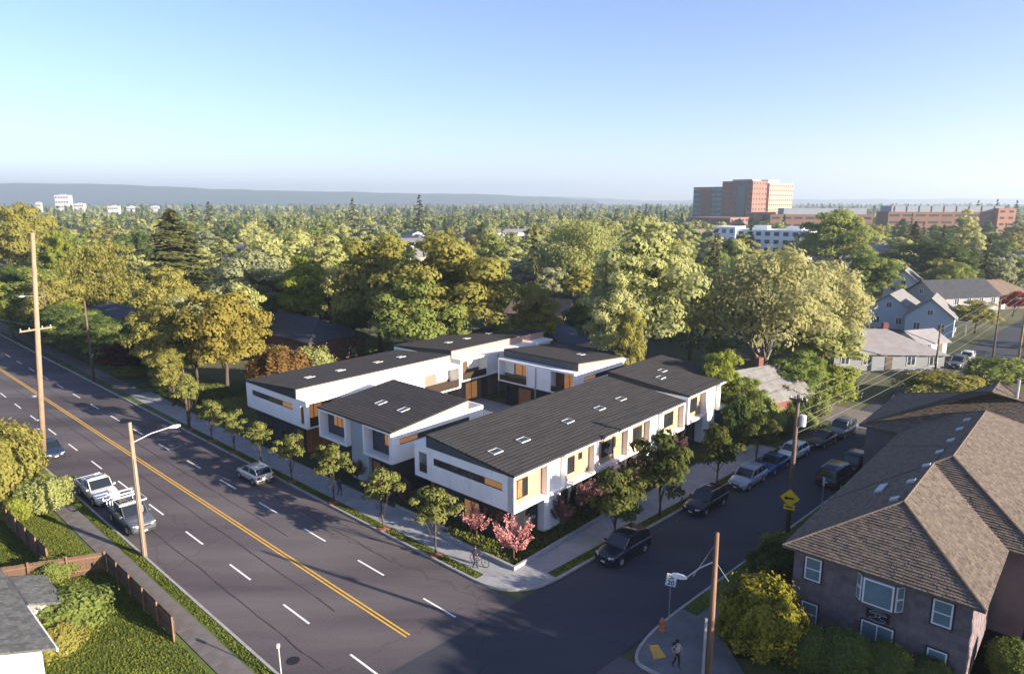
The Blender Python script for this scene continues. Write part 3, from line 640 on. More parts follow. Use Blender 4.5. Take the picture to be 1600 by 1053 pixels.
def rand_dirs(n, rng):
    v = rng.normal(size=(n, 3)); return v / np.linalg.norm(v, axis=1)[:, None]
def leaves(C, nrm, size, rng, asp=0.62, droop=0.0):
    n = len(C); r = rand_dirs(n, rng); a = np.cross(nrm, r); a /= np.linalg.norm(a, axis=1)[:, None] + 1e-9; b = np.cross(nrm, a)
    s = size * rng.uniform(.6, 1.35, n)[:, None]
    if droop: a = a * (1 - droop) + np.array([0, 0, -1.0]) * droop
    V = np.stack([C - a * s, C - b * s * asp + a * s * .15, C + a * s, C + b * s * asp + a * s * .15], 1); return V
def blobs_of(kind, H, r, rng, n):
    """clump centres and radii within a crown outline"""
    out = []
    base = {'broad': .10, 'oval': .08, 'weep': .08, 'sparse': .12, 'street': .34, 'shrub': .02, 'ball': .0, 'vase': .3}[kind]
    zc, rz = H * (base + 1) / 2, H * (1 - base) / 2
    for i in range(n):
        d = rand_dirs(1, rng)[0]
        if d[2] < -.55: d[2] *= .4
        k = rng.uniform(.45, .94) if kind != 'ball' else .82
        lump = 1 + .18 * math.sin(3 * math.atan2(d[1], d[0]) + i % 3)
        if kind == 'oval': sh = 1 - .35 * max(0, d[2]) ** 2
        elif kind == 'vase': sh = .55 + .45 * (d[2] * .5 + .5)
        else: sh = 1
        c = np.array([d[0] * r * k * lump * sh, d[1] * r * k * lump * sh, zc + d[2] * rz * k])
        out.append((c, r * (rng.uniform(.18, .35) if n > 50 else rng.uniform(.24, .42))))
    if kind in ('broad', 'oval', 'street', 'weep'): out.append((np.array([0, 0, zc]), r * .5)); out.append((np.array([0, 0, zc + rz * .55]), r * .42))
    return out
def make_crown(kind, H, r, n, size, m, seed, nb=34, droop=0.0, norm_out=.82, flat=.75, name='crown'):
    rng = np.random.default_rng(seed); B = blobs_of(kind, H, r, rng, nb); w = np.array([b[1] ** 2 for b in B]); k = rng.choice(len(B), n, p=w / w.sum())
    cen = np.array([b[0] for b in B])[k]; rad = np.array([b[1] for b in B])[k]
    d = rand_dirs(n, rng); d[:, 2] = np.where(d[:, 2] < -.2, -d[:, 2] * .7, d[:, 2])
    rr = rng.uniform(.72, 1.1, n)
    P = cen + d * np.array([1, 1, flat]) * (rad * rr)[:, None]
    if droop:
        k2 = rng.random(n) ** 2 * r * .5; P[:, 2] -= k2 * droop
    P[:, 2] = np.maximum(P[:, 2], .08 * H if kind not in ('ball', 'shrub') else .03)
    nr = d * norm_out + rand_dirs(n, rng) * (1 - norm_out); nr /= np.linalg.norm(nr, axis=1)[:, None]
    V = leaves(P, nr, size, rng, droop=droop * .5)
    br = np.array([rng.random() for _ in B])[k]
    rn = np.clip(.55 * rng.random(n) + .45 * br, 0, 1)
    return quads_mesh(name, V, m, rn), B
def make_trunk(H, r, B, m, seed, tr=None, nl=9, z0=.22):
    rng = np.random.default_rng(seed + 99); b = MB(); tr = tr or H * .018; pts = [Vector((0, 0, -.1))]; x = y = 0
    for t in (.12, .3, .5, .72): x += rng.normal(0, H * .008); y += rng.normal(0, H * .008); pts.append(Vector((x, y, H * t)))
    b.tube(pts, [tr * 1.35, tr, tr * .82, tr * .55, tr * .2], 8)
    idx = rng.permutation(len(B))[:nl]
    for i in idx:
        c = Vector(B[i][0]); s = pts[1].lerp(pts[3], rng.uniform(0, 1)); s.z = max(min(s.z, c.z - H * .06), H * z0 * .6)
        mid = s.lerp(c, .5) + Vector((0, 0, H * .02)); b.tube([s, mid, c], [tr * .42, tr * .27, tr * .08], 5)
    return b.mesh('trunk', m, smooth=True)
def conifer(H, r, n, seed, size=.35, m=None):
    rng = np.random.default_rng(seed); P = []; Nn = []; b = MB(); b.tube([(0, 0, -.1), (0, 0, H * .5), (0, 0, H * .98)], [H * .017, H * .010, .03], 7)
    nb = max(30, int(n / 70)); 
    for i in range(nb):
        t = (i + rng.random()) / nb; z = H * (.07 + .92 * t); L = r * (1 - t) ** .8 * rng.uniform(.75, 1.15) + .15; a = rng.random() * 2 * math.pi
        kk = max(6, int(n / nb * (1.6 - 1.3 * t))); s = rng.random(kk) ** .7; sp = rng.normal(0, .16, kk) * L * (.3 + s * .6)
        x = np.cos(a) * s * L - np.sin(a) * sp; y = np.sin(a) * s * L + np.cos(a) * sp; zz = z - s ** 1.5 * L * .38 + .12 * L * s ** 3 - rng.random(kk) * .3
        P.append(np.stack([x, y, zz], 1)); nn = np.tile(np.array([np.cos(a) * .4, np.sin(a) * .4, .85]), (kk, 1)) + rand_dirs(kk, rng) * .6; Nn.append(nn / np.linalg.norm(nn, axis=1)[:, None])
        if i % 3 == 0: b.tube([(0, 0, z), (math.cos(a) * L * .8, math.sin(a) * L * .8, z - L * .25)], [.06, .015], 4)
    P = np.concatenate(P); Nn = np.concatenate(Nn); V = leaves(P, Nn, size, rng, .45)
    return quads_mesh('crown', V, m or L_CONIF, rng.random(len(P))), b.mesh('trunk', bark, smooth=True)

PROTO = {}
def proto(key, kind, H, r, n, size, m, seed, bk=None, nb=34, droop=0, flat=.75, nl=9, tr=None):
    c, B = make_crown(kind, H, r, n, size, m, seed, nb, droop, flat=flat); PROTO[key] = (c, make_trunk(H, r, B, bk or bark, seed, tr, nl), H, r)
for key, m, sd in (('olive', L_OLIVE, 11), ('green', L_GREEN, 12), ('light', L_LIGHT, 13), ('silver', L_SILVER, 14), ('gold', L_GOLD, 15), ('dark', L_DARK, 16), ('bright', L_BRIGHT, 17)):
    proto(key, 'broad', 15, 6.2, 19000, .245, m, sd, nb=105)
    proto(key + '2', 'oval', 16, 4.8, 16000, .235, m, sd + 40, nb=95)
proto('pale', 'oval', 19, 6.0, 24000, .24, L_PALE, 36, nb=130)
proto('weep', 'weep', 15, 4.6, 16000, .21, L_LIGHT, 31, barkp, nb=80, droop=1.3)
proto('weepo', 'weep', 15, 4.6, 16000, .21, L_OLIVE, 35, barkp, nb=80, droop=1.3)
proto('sparse', 'sparse', 16, 8.5, 13000, .25, L_TWIG, 32, barkp, nb=95, nl=60, tr=.33)
proto('plum', 'broad', 6, 3.6, 5200, .20, L_PLUM, 33, nb=26)
proto('red', 'broad', 6, 3.2, 3000, .22, L_RED, 34, nb=24)
PROTO['conifer'] = (*conifer(22, 5.2, 15000, 41), 22, 5.2)
PROTO['conifer2'] = (*conifer(20, 3.2, 9000, 42, .30), 20, 3.2)
# street trees, blossom trees, shrubs
for i in range(3): proto('street%d' % i, 'street', 5.4, 1.55, 1500, .125, L_STREET, 51 + i, nb=20, tr=.06, nl=8)
for i in range(2): proto('street_big%d' % i, 'oval', 6.4, 2.0, 3600, .14, L_STREETD, 56 + i, nb=34, tr=.075, nl=9)
def blossom(key, H, r, m, seed, n=1600):
    rng = np.random.default_rng(seed); b = MB(); P = []; 
    b.tube([(0, 0, -.1), (0, 0, H * .3)], [.07, .055], 7)
    for i in range(22):
        a = rng.random() * 6.283; k = rng.uniform(.25, 1); tip = Vector((math.cos(a) * r * k, math.sin(a) * r * k, H * rng.uniform(.62, 1.0) * (1 - .22 * k)))
        s = Vector((0, 0, H * rng.uniform(.2, .34))); mid = s.lerp(tip, .5) + Vector((math.cos(a) * r * .12, math.sin(a) * r * .12, -.05)); b.tube([s, mid, tip], [.03, .02, .008], 5)
        for q in range(n // 22):
            t = rng.uniform(.25, 1.05); p = s.lerp(mid, t * 2) if t < .5 else mid.lerp(tip, t * 2 - 1); P.append(np.array(p) + rng.normal(0, .085, 3))
    P = np.array(P); V = leaves(P, rand_dirs(len(P), rng), .075, rng, .8)
    PROTO[key] = (quads_mesh('crown', V, m, rng.random(len(P))), b.mesh('trunk', bark, True), H, r)
blossom('cherry', 3.3, 1.6, L_PINK, 61, 2000); blossom('cherry2', 2.9, 1.3, L_PINK, 62, 1100)
for i in range(3): blossom('mauve%d' % i, 3.6, 1.5, L_MAUVE, 63 + i, 2400)
def dome(key, H, r, n, size, m, seed, rough, lobes=5):
    """bush leafed down to the ground: an uneven dome"""
    rng = np.random.default_rng(seed); d = rand_dirs(n, rng); d[:, 2] = np.where(d[:, 2] < -.35, -d[:, 2], d[:, 2])
    ph = rng.random(6) * 6.28; k = 1 + rough * (np.sin(d[:, 0] * lobes + ph[0]) * np.sin(d[:, 1] * lobes + ph[1]) + .7 * np.sin(d[:, 2] * lobes * 1.3 + ph[2] + d[:, 0] * 3) + .5 * np.sin((d[:, 0] + d[:, 1]) * lobes * 2.1 + ph[3]))
    k *= np.where(rng.random(n) < .06, rng.uniform(1.0, 1.2, n), rng.uniform(.82, 1.06, n)); P = d * np.array([r, r, H * .56]) * k[:, None]; P[:, 2] += H * .44; P[:, 2] = np.maximum(P[:, 2], .04 + rng.random(n) * .1)
    nr = d * .75 + rand_dirs(n, rng) * .45; nr /= np.linalg.norm(nr, axis=1)[:, None]
    t = MB().tube([(0, 0, -.1), (0, 0, H * .5)], [.09, .04], 6)
    for q in range(6): a_ = q * 1.05; t.tube([(0, 0, .1), (math.cos(a_) * r * .6, math.sin(a_) * r * .6, H * .6)], [.04, .015], 5)
    PROTO[key] = (quads_mesh('crown', leaves(P, nr, size, rng), m, np.clip(.5 * rng.random(n) + .5 * (k - k.min()) / (k.max() - k.min()), 0, 1)), t.mesh('trunk', bark, True), H, r)
dome('ball', 2.2, 1.25, 15000, .05, L_BALL, 71, .045, 7)
dome('yshrub', 4.2, 2.3, 15000, .12, L_YELSH, 72, .13, 7)
dome('gshrub', 3.0, 2.0, 6500, .13, L_GREEN, 73, .14, 5)
dome('dshrub', 3.0, 2.0, 6500, .13, L_DARK, 74, .14, 5)
dome('lshrub', 3.0, 2.0, 6500, .12, L_LIGHT, 75, .15, 5)
dome('oshrub', 4.0, 2.4, 8500, .14, L_OLIVE, 76, .13, 6)
dome('rust', 4.0, 2.6, 6500, .16, L_RUST, 77, .15, 5)
dome('bshrub', 3.4, 2.2, 6500, .14, L_BRIGHT, 78, .14, 5)

def plant(key, x, y, H, r, label, group, name=None, z=.1, rz=None, cat='tree'):
    c, t, h0, r0 = PROTO[key]
    o = thing(name or {'conifer': 'conifer_tree', 'conifer2': 'conifer_tree'}.get(key, 'tree'), (x, y, z), random.uniform(0, 6.28) if rz is None else rz, label, cat, group)
    o.scale = (r / r0, r / r0, H / h0)
    link('trunk', t, o); link('crown', c, o); return o
def plant_px(key, cx, top, width, Y, label, group=None, name=None, cat='tree', z=.1):
    """tree surveyed by the photo position of its crown: centre, top, width, and its distance"""
    t = at_depth(cx, top, Y); r = width / 2 / 1067 * (Y * math.cos(PITCH)) * 1.08
    return plant(key, t.x, Y, t.z, r, label, group, name, z, cat=cat)

ORD = ('first', 'second', 'third', 'fourth', 'fifth', 'sixth', 'seventh', 'eighth')
# street trees on the main road verge
for i, (d, n) in enumerate(((34.4, 29.75), (40.4, 29.75), (47.3, 29.75), (53.9, 29.75), (59.5, 29.75), (65.0, 29.75), (70.0, 29.75), (75.4, 29.75))):
    x, y = P1(d, n); k = i % 3
    plant('street%d' % k, x, y, (5.3, 5.2, 5.2, 4.8, 4.7, 4.6, 4.7, 6.5)[i], (1.75, 1.65, 1.7, 1.5, 1.45, 1.4, 1.4, 1.7)[i], '%s young street tree on the main road verge counted from the rounded corner' % ORD[i], 'young trees along the main road', 'street_tree')
    o = MB().lathe([(.55, 0), (.5, .05), (.2, .08), (.0001, .09)], n=9).build('mulch_ring', mat('bark_mulch', (.22, .09, .05), 1, var=.4, scale=8, bump=.6)); o.location = (x, y, .14); o.scale = (1, .8, 1)
    tag(o, 'small ring of reddish bark mulch round the %s street tree from the corner' % ORD[i], 'mulch', 'mulch rings of the main road trees')
for i, (d, n) in enumerate(((38.2, 28.6), (44.2, 28.6), (53.0, 28.6), (60.5, 28.6))):
    x, y = P2(d, n)
    plant('street_big%d' % (i % 2), x, y, (6.0, 7.6, 6.0, 5.4)[i], (2.2, 2.35, 2.0, 1.7)[i], 'leafy side street tree in the verge beside the ' + ('navy sport utility car', 'black wagon', 'silver wagon', 'blue saloon')[i], 'trees along the side street', 'street_tree')
x, y = BW(-.6, -.5); plant('cherry', x, y, 3.5, 1.55, 'pink blossoming cherry at the corner of the planting bed', None, 'cherry_tree', .17)
x, y = BW(-.2, 3.6); plant('cherry2', x, y, 2.9, 1.3, 'smaller pink cherry in the bed before the lit lower window', None, 'cherry_tree', .17)
for i, (u, w, hh, rr) in enumerate(((4.9, -.3, 3.7, 1.3), (8.2, -.3, 4.0, 1.6), (10.9, -.3, 4.1, 1.6), (13.6, -.3, 4.2, 1.7), (17.0, -.3, 4.0, 1.5), (22.6, -.2, 4.0, 1.5), (-.1, 12.3, 3.2, 1.1), (.0, 19.2, 2.8, .9))):
    x, y = BW(u, w - .25); plant('mauve%d' % (i % 3), x, y, hh * .84, rr, ('mauve plum tree below the bay frames, %s from the pink cherry' % ORD[i]) if i < 6 else ('mauve plum tree between the corner house and the framed house', 'small mauve plum tree before the grey wall between two framed windows')[i - 6], 'mauve plums by the new houses', 'plum_tree', .17)

# the trees one can tell apart around and behind the new houses
T = [('gold', 342, 455, 140, 86, 'golden leaved tree beside the long townhouse by the main road'),
 ('olive2', 262, 540, 62, 82, 'slim olive green tree in front of the dark plum by the pavement'),
 ('olive', 300, 500, 90, 92, 'olive green tree between the golden tree and the purple plum'),
 ('plum', 205, 538, 92, 96, 'dark purple leaved plum tree by the pavement of the main road'),
 ('olive', 255, 418, 90, 118, 'yellow green tree in front of the big conifer'),
 ('conifer', 265, 325, 150, 165, 'broad old conifer standing above the trees left of the houses'),
 ('weepo', 150, 360, 92, 135, 'weeping birch with a pale trunk behind the blue roof'),
 ('silver', 392, 398, 130, 128, 'silvery pale tree behind the golden tree'),
 ('dark', 400, 452, 130, 124, 'dark brownish tree under the silvery tree'),
 ('light', 440, 358, 150, 140, 'large light green tree right of the silvery tree'),
 ('bright2', 470, 400, 80, 118, 'bright green tree at the edge of the brick building'),
 ('light2', 512, 372, 100, 132, 'pale green upright tree behind the brick building'),
 ('olive', 588, 366, 150, 112, 'big olive tree behind the back of the long townhouse'),
 ('olive', 705, 368, 190, 104, 'widest olive tree over the roof deepest in the court'),
 ('green', 655, 430, 130, 100, 'shaded green tree low between two big olive trees'),
 ('olive2', 838, 436, 78, 104, 'smaller olive tree right of the widest olive tree'),
 ('weep', 895, 338, 125, 170, 'light weeping tree with a thin pale trunk over the lane'),
 ('weep', 935, 352, 80, 180, 'light weeping tree behind the lane beside its twin'),
 ('pale', 1012, 336, 170, 94, 'tall pale green tree behind the black roof at the street end'),
 ('pale', 968, 425, 90, 90, 'pale green tree on the flank of the tall pale tree'),
 ('bright2', 1085, 415, 80, 108, 'yellow green tree between tall pale tree and thin tree'),
 ('sparse', 1210, 385, 215, 92, 'wide thin-leaved tree with grey limbs showing'),
 ('sparse', 1295, 410, 140, 104, 'thin-leaved tree reaching towards the long grey roofed house'),
 ('bright', 1130, 545, 74, 74, 'small bright green tree against the far street end house'),
 ('green', 1312, 328, 98, 210, 'rounded green tree in front of the long brick building'),
 ('green2', 1360, 390, 84, 160, 'green tree above the gabled houses'),
 ('dark', 1463, 372, 112, 190, 'broad dark green tree above the pale blue house'),
 ('green', 1490, 410, 70, 165, 'bright green tree beside the dark roofed house'),
 ('light2', 1512, 330, 46, 260, 'upright pale tree before the brown slab building'),
 ('conifer2', 1432, 345, 44, 240, 'pointed conifer before the brown slab building'),
 ('green2', 1250, 545, 90, 80, 'green tree by the wooden pole with the transformer'),
 ('green', 1168, 590, 66, 72, 'dense green tree beside the driveway of the street end house'),
 ('bshrub', 1290, 570, 90, 84, 'bright leaved tree under the power lines'),
 ('oshrub', 1475, 586, 112, 84, 'round olive bush tree across the street behind the shingled roof'),
 ('gshrub', 1565, 565, 90, 92, 'green tree behind the back wing of the shingled house'),
 ('olive', 1530, 470, 60, 130, 'olive tree beside the side street'),
 ('red', 1588, 455, 46, 150, 'red maple at the top of the side street'),
 ('olive', 25, 318, 90, 190, 'olive tree at the far bend of the main road'),
 ('green', 95, 365, 75, 170, 'green tree behind the tan roofed house'),
 ('bright2', 90, 360, 36, 165, 'slim yellow green tree above the dark gabled roof'),
 ('bright', 100, 470, 64, 118, 'bright green tree before the tan roofed house'),
 ('dark', 62, 488, 90, 122, 'dark tree by the far bend of the road'),
 ('dark', 132, 486, 60, 112, 'dark green tree behind the second wooden pole'),
 ('green', 165, 508, 60, 104, 'green tree beside the long blue roof'),
 ('bright', 8, 440, 70, 125, 'bright tree at the edge of the far bend'),
 ('silver', 270, 470, 90, 104, 'greyish tree between the blue roof and the golden tree'),
 ('oshrub', 425, 545, 70, 92, 'low olive tree along the back of the long townhouse'),
 ('rust', 440, 552, 90, 90, 'rust coloured shrub tree along the back of the long townhouse'),
 ('lshrub', 490, 545, 60, 92, 'pale shrub between brick building and dark roof'),
 ('green', 552, 470, 60, 118, 'green tree at the end of the brick building'),
 ('dark', 915, 470, 70, 112, 'dark green tree standing in the shaded lane'),
 ('olive2', 985, 470, 50, 84, 'olive tree close behind the court house'),
 ('green2', 790, 500, 60, 98, 'low green tree at the back of the court')]
for (k, cx, top, wd_, Y, lab) in T: plant_px(k, cx, top, wd_, Y, lab)

# front garden trees along the far stretch of the main road; their shade crosses the carriageway
for i, (d, n, hh, rr, k) in enumerate(((93, 34.5, 12.5, 4.4, 'olive'), (119, 34, 7.5, 4.6, 'dark'), (127, 34, 7.5, 4.6, 'green'), (135, 34, 8, 5, 'dark'), (143, 34.5, 12, 5, 'olive'), (152, 35, 13, 6, 'green'), (163, 35, 13, 6, 'dark'))):
    x, y = P1(d, n); plant(k, x, y, hh, rr, '%s tree in the front gardens beyond the purple plum along the main road' % {'green': 'fresh green', 'olive': 'olive yellow', 'dark': 'dark green'}[k], '%s front garden trees' % k)
# trees on the neighbouring lot to the right of the shingled house, which throw the long shade over the crossing
for i, (x, y, hh, rr) in enumerate(((27.0, 20.8, 10.0, 3.6), (31.5, 17.0, 11.0, 4.2), (34.0, 21.0, 11.5, 3.2))):
    plant('green' if i % 2 else 'olive', x, y, hh, rr, 'leafy garden tree on the lot beside the shingled house', 'garden trees beside the shingled house')
# shrubs and hedges
def shrub(key, px, py, H, r, label, group=None, name='shrub', z=.1):
    p = at(px, py); return plant(key, p.x, p.y, H, r, label, group, name, z, cat='shrub')
shrub('yshrub', 1187, 1022, 4.0, 2.2, 'big yellow green shrub on the shaded lawn by the corner pole')
for i, (px, py, hh, rr) in enumerate(((1262, 1046, 2.4, 1.3), (1318, 1062, 2.6, 1.45), (1382, 1074, 2.3, 1.35), (1450, 1090, 1.9, 1.2), (1582, 1068, 2.2, 1.3))):
    shrub('ball', px, py, hh, rr, 'clipped round dark bush before the shingled house, %s from the yellow shrub' % ORD[i], 'clipped bushes by the shingled house', 'clipped_bush')
shrub('dshrub', 1205, 905, 2.2, 1.5, 'low dark shrub at the corner of the shingled house')
shrub('gshrub', 1218, 880, 2.0, 1.3, 'small green shrub at the side wall of the shingled house')
shrub('oshrub', 12, 795, 6.0, 2.6, 'tall golden green hedge shrub beside the parked blue car')
shrub('oshrub', 25, 760, 5.6, 2.3, 'tall yellowing hedge shrub nearer the road by the blue car')
shrub('lshrub', 72, 802, 3.0, 1.9, 'pale leaved shrub hanging over the pavement by the tall pole')
shrub('bshrub', 38, 812, 2.0, 1.3, 'low bright shrub at the top of the grassy bank')
shrub('gshrub', 108, 985, 2.3, 2.1, 'leafy green shrub against the grey roofed house')
shrub('oshrub', 85, 1020, 1.6, 1.6, 'low olive shrub under the eave of the grey roofed house')
shrub('gshrub', 88, 905, 1.3, 1.2, 'ferny shrub at the sunlit fence')
shrub('dshrub', 1385, 705, 2.2, 1.8, 'dark hedge shrub beside the parked cars below the roof')
shrub('dshrub', 1398, 695, 2.4, 2.0, 'dark hedge shrub nearer the side crossing')
for i, (px, py, hh, rr) in enumerate(((1150, 705, 5, 1.4), (1190, 690, 4.5, 2), (1215, 680, 2.2, 1.8), (1250, 672, 2, 1.6), (1225, 655, 3.5, 2), (1270, 655, 3, 1.8))):
    shrub('gshrub' if i % 2 else 'dshrub', px, py, hh, rr, 'dense garden shrub between the driveway and the cross street', 'garden shrubs beyond the new houses')
for i, d in enumerate((78, 82, 86, 90, 95, 100, 106, 112)):
    x, y = P1(d, 34.5 + (i % 3)); plant('dshrub' if i % 2 else 'gshrub', x, y, 1.8 + .5 * (i % 2), 2.0, 'front garden shrub along the far pavement of the main road', 'front garden shrubs along the main road', 'shrub', cat='shrub')
# ------------------------------------------------------------------ hipped houses
shk = shingle_mat('shingle_brown', (0.085, 0.068, 0.058), (0.185, 0.150, 0.120), bump=.6)
shg = shingle_mat('shingle_grey', (0.060, 0.062, 0.064), (0.16, 0.16, 0.155), bump=.5)
wallsh = shingle_mat('wall_shake', (0.10, 0.080, 0.090), (0.21, 0.170, 0.180), bump=.3)
def shingles(quadpts, rowh, colw, th, rng, out=None, rn=None, jag=.03):
    """overlapping shakes on a planar polygon: quadpts = (eave0, eave1, top1, top0)"""
    b = out or MB(); a0, a1, t1, t0 = [np.array(q, float) for q in quadpts]
    L = max(np.linalg.norm(t0 - a0), np.linalg.norm(t1 - a1)); n = max(1, int(L / rowh)); nrm = np.cross(a1 - a0, t0 - a0 if np.linalg.norm(t0 - a0) > .1 else t1 - a0); nrm /= np.linalg.norm(nrm)
    for i in range(n):
        s0, s1 = i / n, (i + 1.0) / n
        p0, p1 = a0 + (t0 - a0) * s0, a1 + (t1 - a1) * s0; q0, q1 = a0 + (t0 - a0) * s1, a1 + (t1 - a1) * s1
        W = np.linalg.norm(p1 - p0)
        if W < .05: continue
        m = max(1, int(W / colw)); cuts = np.clip((np.arange(m + 1) + np.r_[0, rng.uniform(-.3, .3, m - 1), 0] if m > 1 else np.array([0., 1.])) / m, 0, 1)
        for j in range(m):
            c0, c1 = cuts[j] + .01 / m, cuts[j + 1] - .01 / m; k = th * rng.uniform(.6, 1.3); dn = (p0 - q0) / L * jag * rng.uniform(-1, 1) * 8 * rowh if i else 0
            A, B_, C, D = p0 + (p1 - p0) * c0 + dn, p0 + (p1 - p0) * c1 + dn, q0 + (q1 - q0) * c1, q0 + (q1 - q0) * c0
            b.add([A + nrm * .003, B_ + nrm * .003, B_ + nrm * k, A + nrm * k, C + nrm * .004, D + nrm * .004], [(0, 1, 2, 3), (3, 2, 4, 5), (0, 3, 5), (1, 4, 2)])
            if rn is not None: x = rng.random(); rn += [x] * 4
    return b
def hip(x0, x1, y0, y1, ze, pitch):
    hw = (y1 - y0) / 2; zr = ze + hw * pitch; ym = (y0 + y1) / 2
    return [(x0, y0, ze), (x1, y0, ze), (x1, y1, ze), (x0, y1, ze), (x0 + hw, ym, zr), (x1 - hw, ym, zr)]
HIPF = [(0, 1, 5, 4), (1, 2, 5), (2, 3, 4, 5), (3, 0, 4)]

# brown shingled house on the right
o_u, o_w = 3.9, -17.4
p = BW(o_u, o_w); bh = thing('shingled_house', (p[0], p[1], 0), AB, 'big brown shingled house with hipped roofs at the shaded street corner', 'house')
rng5 = np.random.default_rng(5)
def hip_roof(x0, x1, y0, y1, ze, pitch, m, root, faces=(0, 1, 2, 3), row=.26, col=.3, th=.045, thick=.12, cover=True, name='roof'):
    Pn = hip(x0, x1, y0, y1, ze, pitch); low = [(a, b, c - thick) for a, b, c in Pn[:4]]
    b = MB().add(Pn + low, HIPF + [(0, 6, 7, 1)[::-1], (1, 7, 8, 2)[::-1], (2, 8, 9, 3)[::-1], (3, 9, 6, 0)[::-1], (9, 8, 7, 6)])
    # fix the fascia indices: the low ring starts at 6
    r = b.build(name, m, root)
    if cover:
        s = MB(); rn = []
        Q = {0: (0, 1, 5, 4), 1: (1, 2, 5, 5), 2: (2, 3, 4, 5), 3: (3, 0, 4, 4)}
        for f in faces: i = Q[f]; shingles([Pn[i[0]], Pn[i[1]], Pn[i[2]], Pn[i[3]]], row, col, th, rng5, s, rn)
        s.rnd = rn; tag(s.build('shingles', m, r), kind='stuff')
        e = MB()
        for (i, j) in ((0, 4), (3, 4), (1, 5), (2, 5), (4, 5)):
            a, c = Vector(Pn[i]), Vector(Pn[j]); e.tube([a + Vector((0, 0, .03)), c + Vector((0, 0, .03))], .07, 5)
        e.build('ridge_cap', m, r)
    return r
PT = .51
hip_roof(0, 22, -9.85, 0, 5.5, PT, shk, bh, faces=(0, 2, 3))
hip_roof(8.0, 33, -11.6, .002, 5.502, PT, shk, bh, faces=(0, 2, 3))
hip_roof(26.4, 40, -14.5, 3.2, 5.504, PT * .82, shk, bh, faces=(0, 2, 3))
wb = MB(); wb.box(.55, 8.5, -9.3, -.55, 0, 5.5); wb.box(8.5, 27, -11.0, -.551, 0, 5.5); wb.box(27, 39.5, -14, 2.7, 0, 5.5)
wo_ = wb.build('wall', mat('brown_wall', (0.14, 0.112, 0.125), .9, var=.12, scale=1), bh)
s = MB(); rn = []
shingles([(.55, -.55, .4), (.55, -9.3, .4), (.55, -9.3, 5.4), (.55, -.55, 5.4)], .36, .42, .03, rng5, s, rn, jag=.015)
shingles([(27, -.55, .4), (.55, -.55, .4), (.55, -.55, 5.4), (27, -.55, 5.4)], .36, .42, .03, rng5, s, rn, jag=.015)
shingles([(.55, -9.3, .4), (8.5, -9.3, .4), (8.5, -9.3, 5.4), (.55, -9.3, 5.4)], .36, .42, .03, rng5, s, rn, jag=.015)
s.rnd = rn; tag(s.build('wall_shingles', wallsh, bh), kind='stuff')
MB().box(.42, .54, -9.35, -.5, 5.3, 5.4).build('gutter', mat('dark_gutter', (.05, .04, .04), .6), bh)
paneb = mat('pale_pane', (0.13, 0.20, 0.23), .15, spec=.6, var=.15, scale=.8)
def bwin(y0, y1, z0, z1, x=.50, n=1, split=True):
    t = .08; f = MB()
    for (a, b, c, d) in ((y0, y1, z1 - t, z1), (y0, y1, z0, z0 + t), (y0, y0 + t, z0 + t, z1 - t), (y1 - t, y1, z0 + t, z1 - t)): f.box(x - .06, x + .04, a, b, c, d)
    if split: zm = (z0 + z1) / 2; f.box(x - .055, x + .04, y0 + t, y1 - t, zm - .03, zm + .03)
    for k in range(1, n): ym = y0 + (y1 - y0) * k / n; f.box(x - .055, x + .04, ym - .03, ym + .03, z0 + t, z1 - t)
    w = f.build('window', wframe, bh)
    MB().box(x - .04, x - .02, y0 + t * .8, y1 - t * .8, z0 + t * .8, z1 - t * .8).build('pane', paneb, w)
    MB().box(x - .03, x + .03, y0 - .07, y1 + .07, z0 - .07, z1 + .07).build('casing', mat('dark_casing', (.03, .025, .028), .7), w)
bwin(-2.1, -1.2, 3.7, 5.1); bwin(-2.1, -1.2, .9, 2.3); bwin(-8.5, -7.6, 3.7, 5.1); bwin(-8.5, -7.6, .9, 2.3); bwin(-6.0, -4.4, .9, 2.5, n=2, split=False)
# bay window under the eave
by = MB().prism([(.52, -6.3), (.52, -4.0), (.05, -4.35), (.05, -5.95)], 3.55, 5.35).build('bay', mat('bay_trim', (.10, .09, .10), .7), bh)
def facet(y0, y1, x0, x1, z0, z1):
    d = np.array([x1 - x0, y1 - y0]); d = d / np.linalg.norm(d); nrm = np.array([-d[1], d[0]]);
    if nrm[0] > 0: nrm = -nrm
    c = np.array([(x0 + x1) / 2, (y0 + y1) / 2]) + nrm * .02; hl = math.hypot(x1 - x0, y1 - y0) / 2 - .05; zc, hz_ = (z0 + z1) / 2, (z1 - z0) / 2
    w = MB().obox((*c, zc), (*(d * hl), 0), (*(nrm * .03), 0), (0, 0, hz_)).build('window', wframe, bh)
    if hl > .5: MB().obox((*(c + nrm * .035), zc), (*(d * (hl - .09)), 0), (*(nrm * .006), 0), (0, 0, hz_ - .09)).build('pane', paneb, w)
    else:
        for s_ in (-1, 1): MB().obox((*(c + nrm * .035), zc + s_ * hz_ / 2), (*(d * (hl - .07)), 0), (*(nrm * .006), 0), (0, 0, hz_ / 2 - .06)).build('pane', paneb, w)
facet(-5.95, -4.35, .05, .05, 3.75, 5.2); facet(-4.35, -4.0, .05, .52, 3.75, 5.2); facet(-6.3, -5.95, .52, .05, 3.75, 5.2)
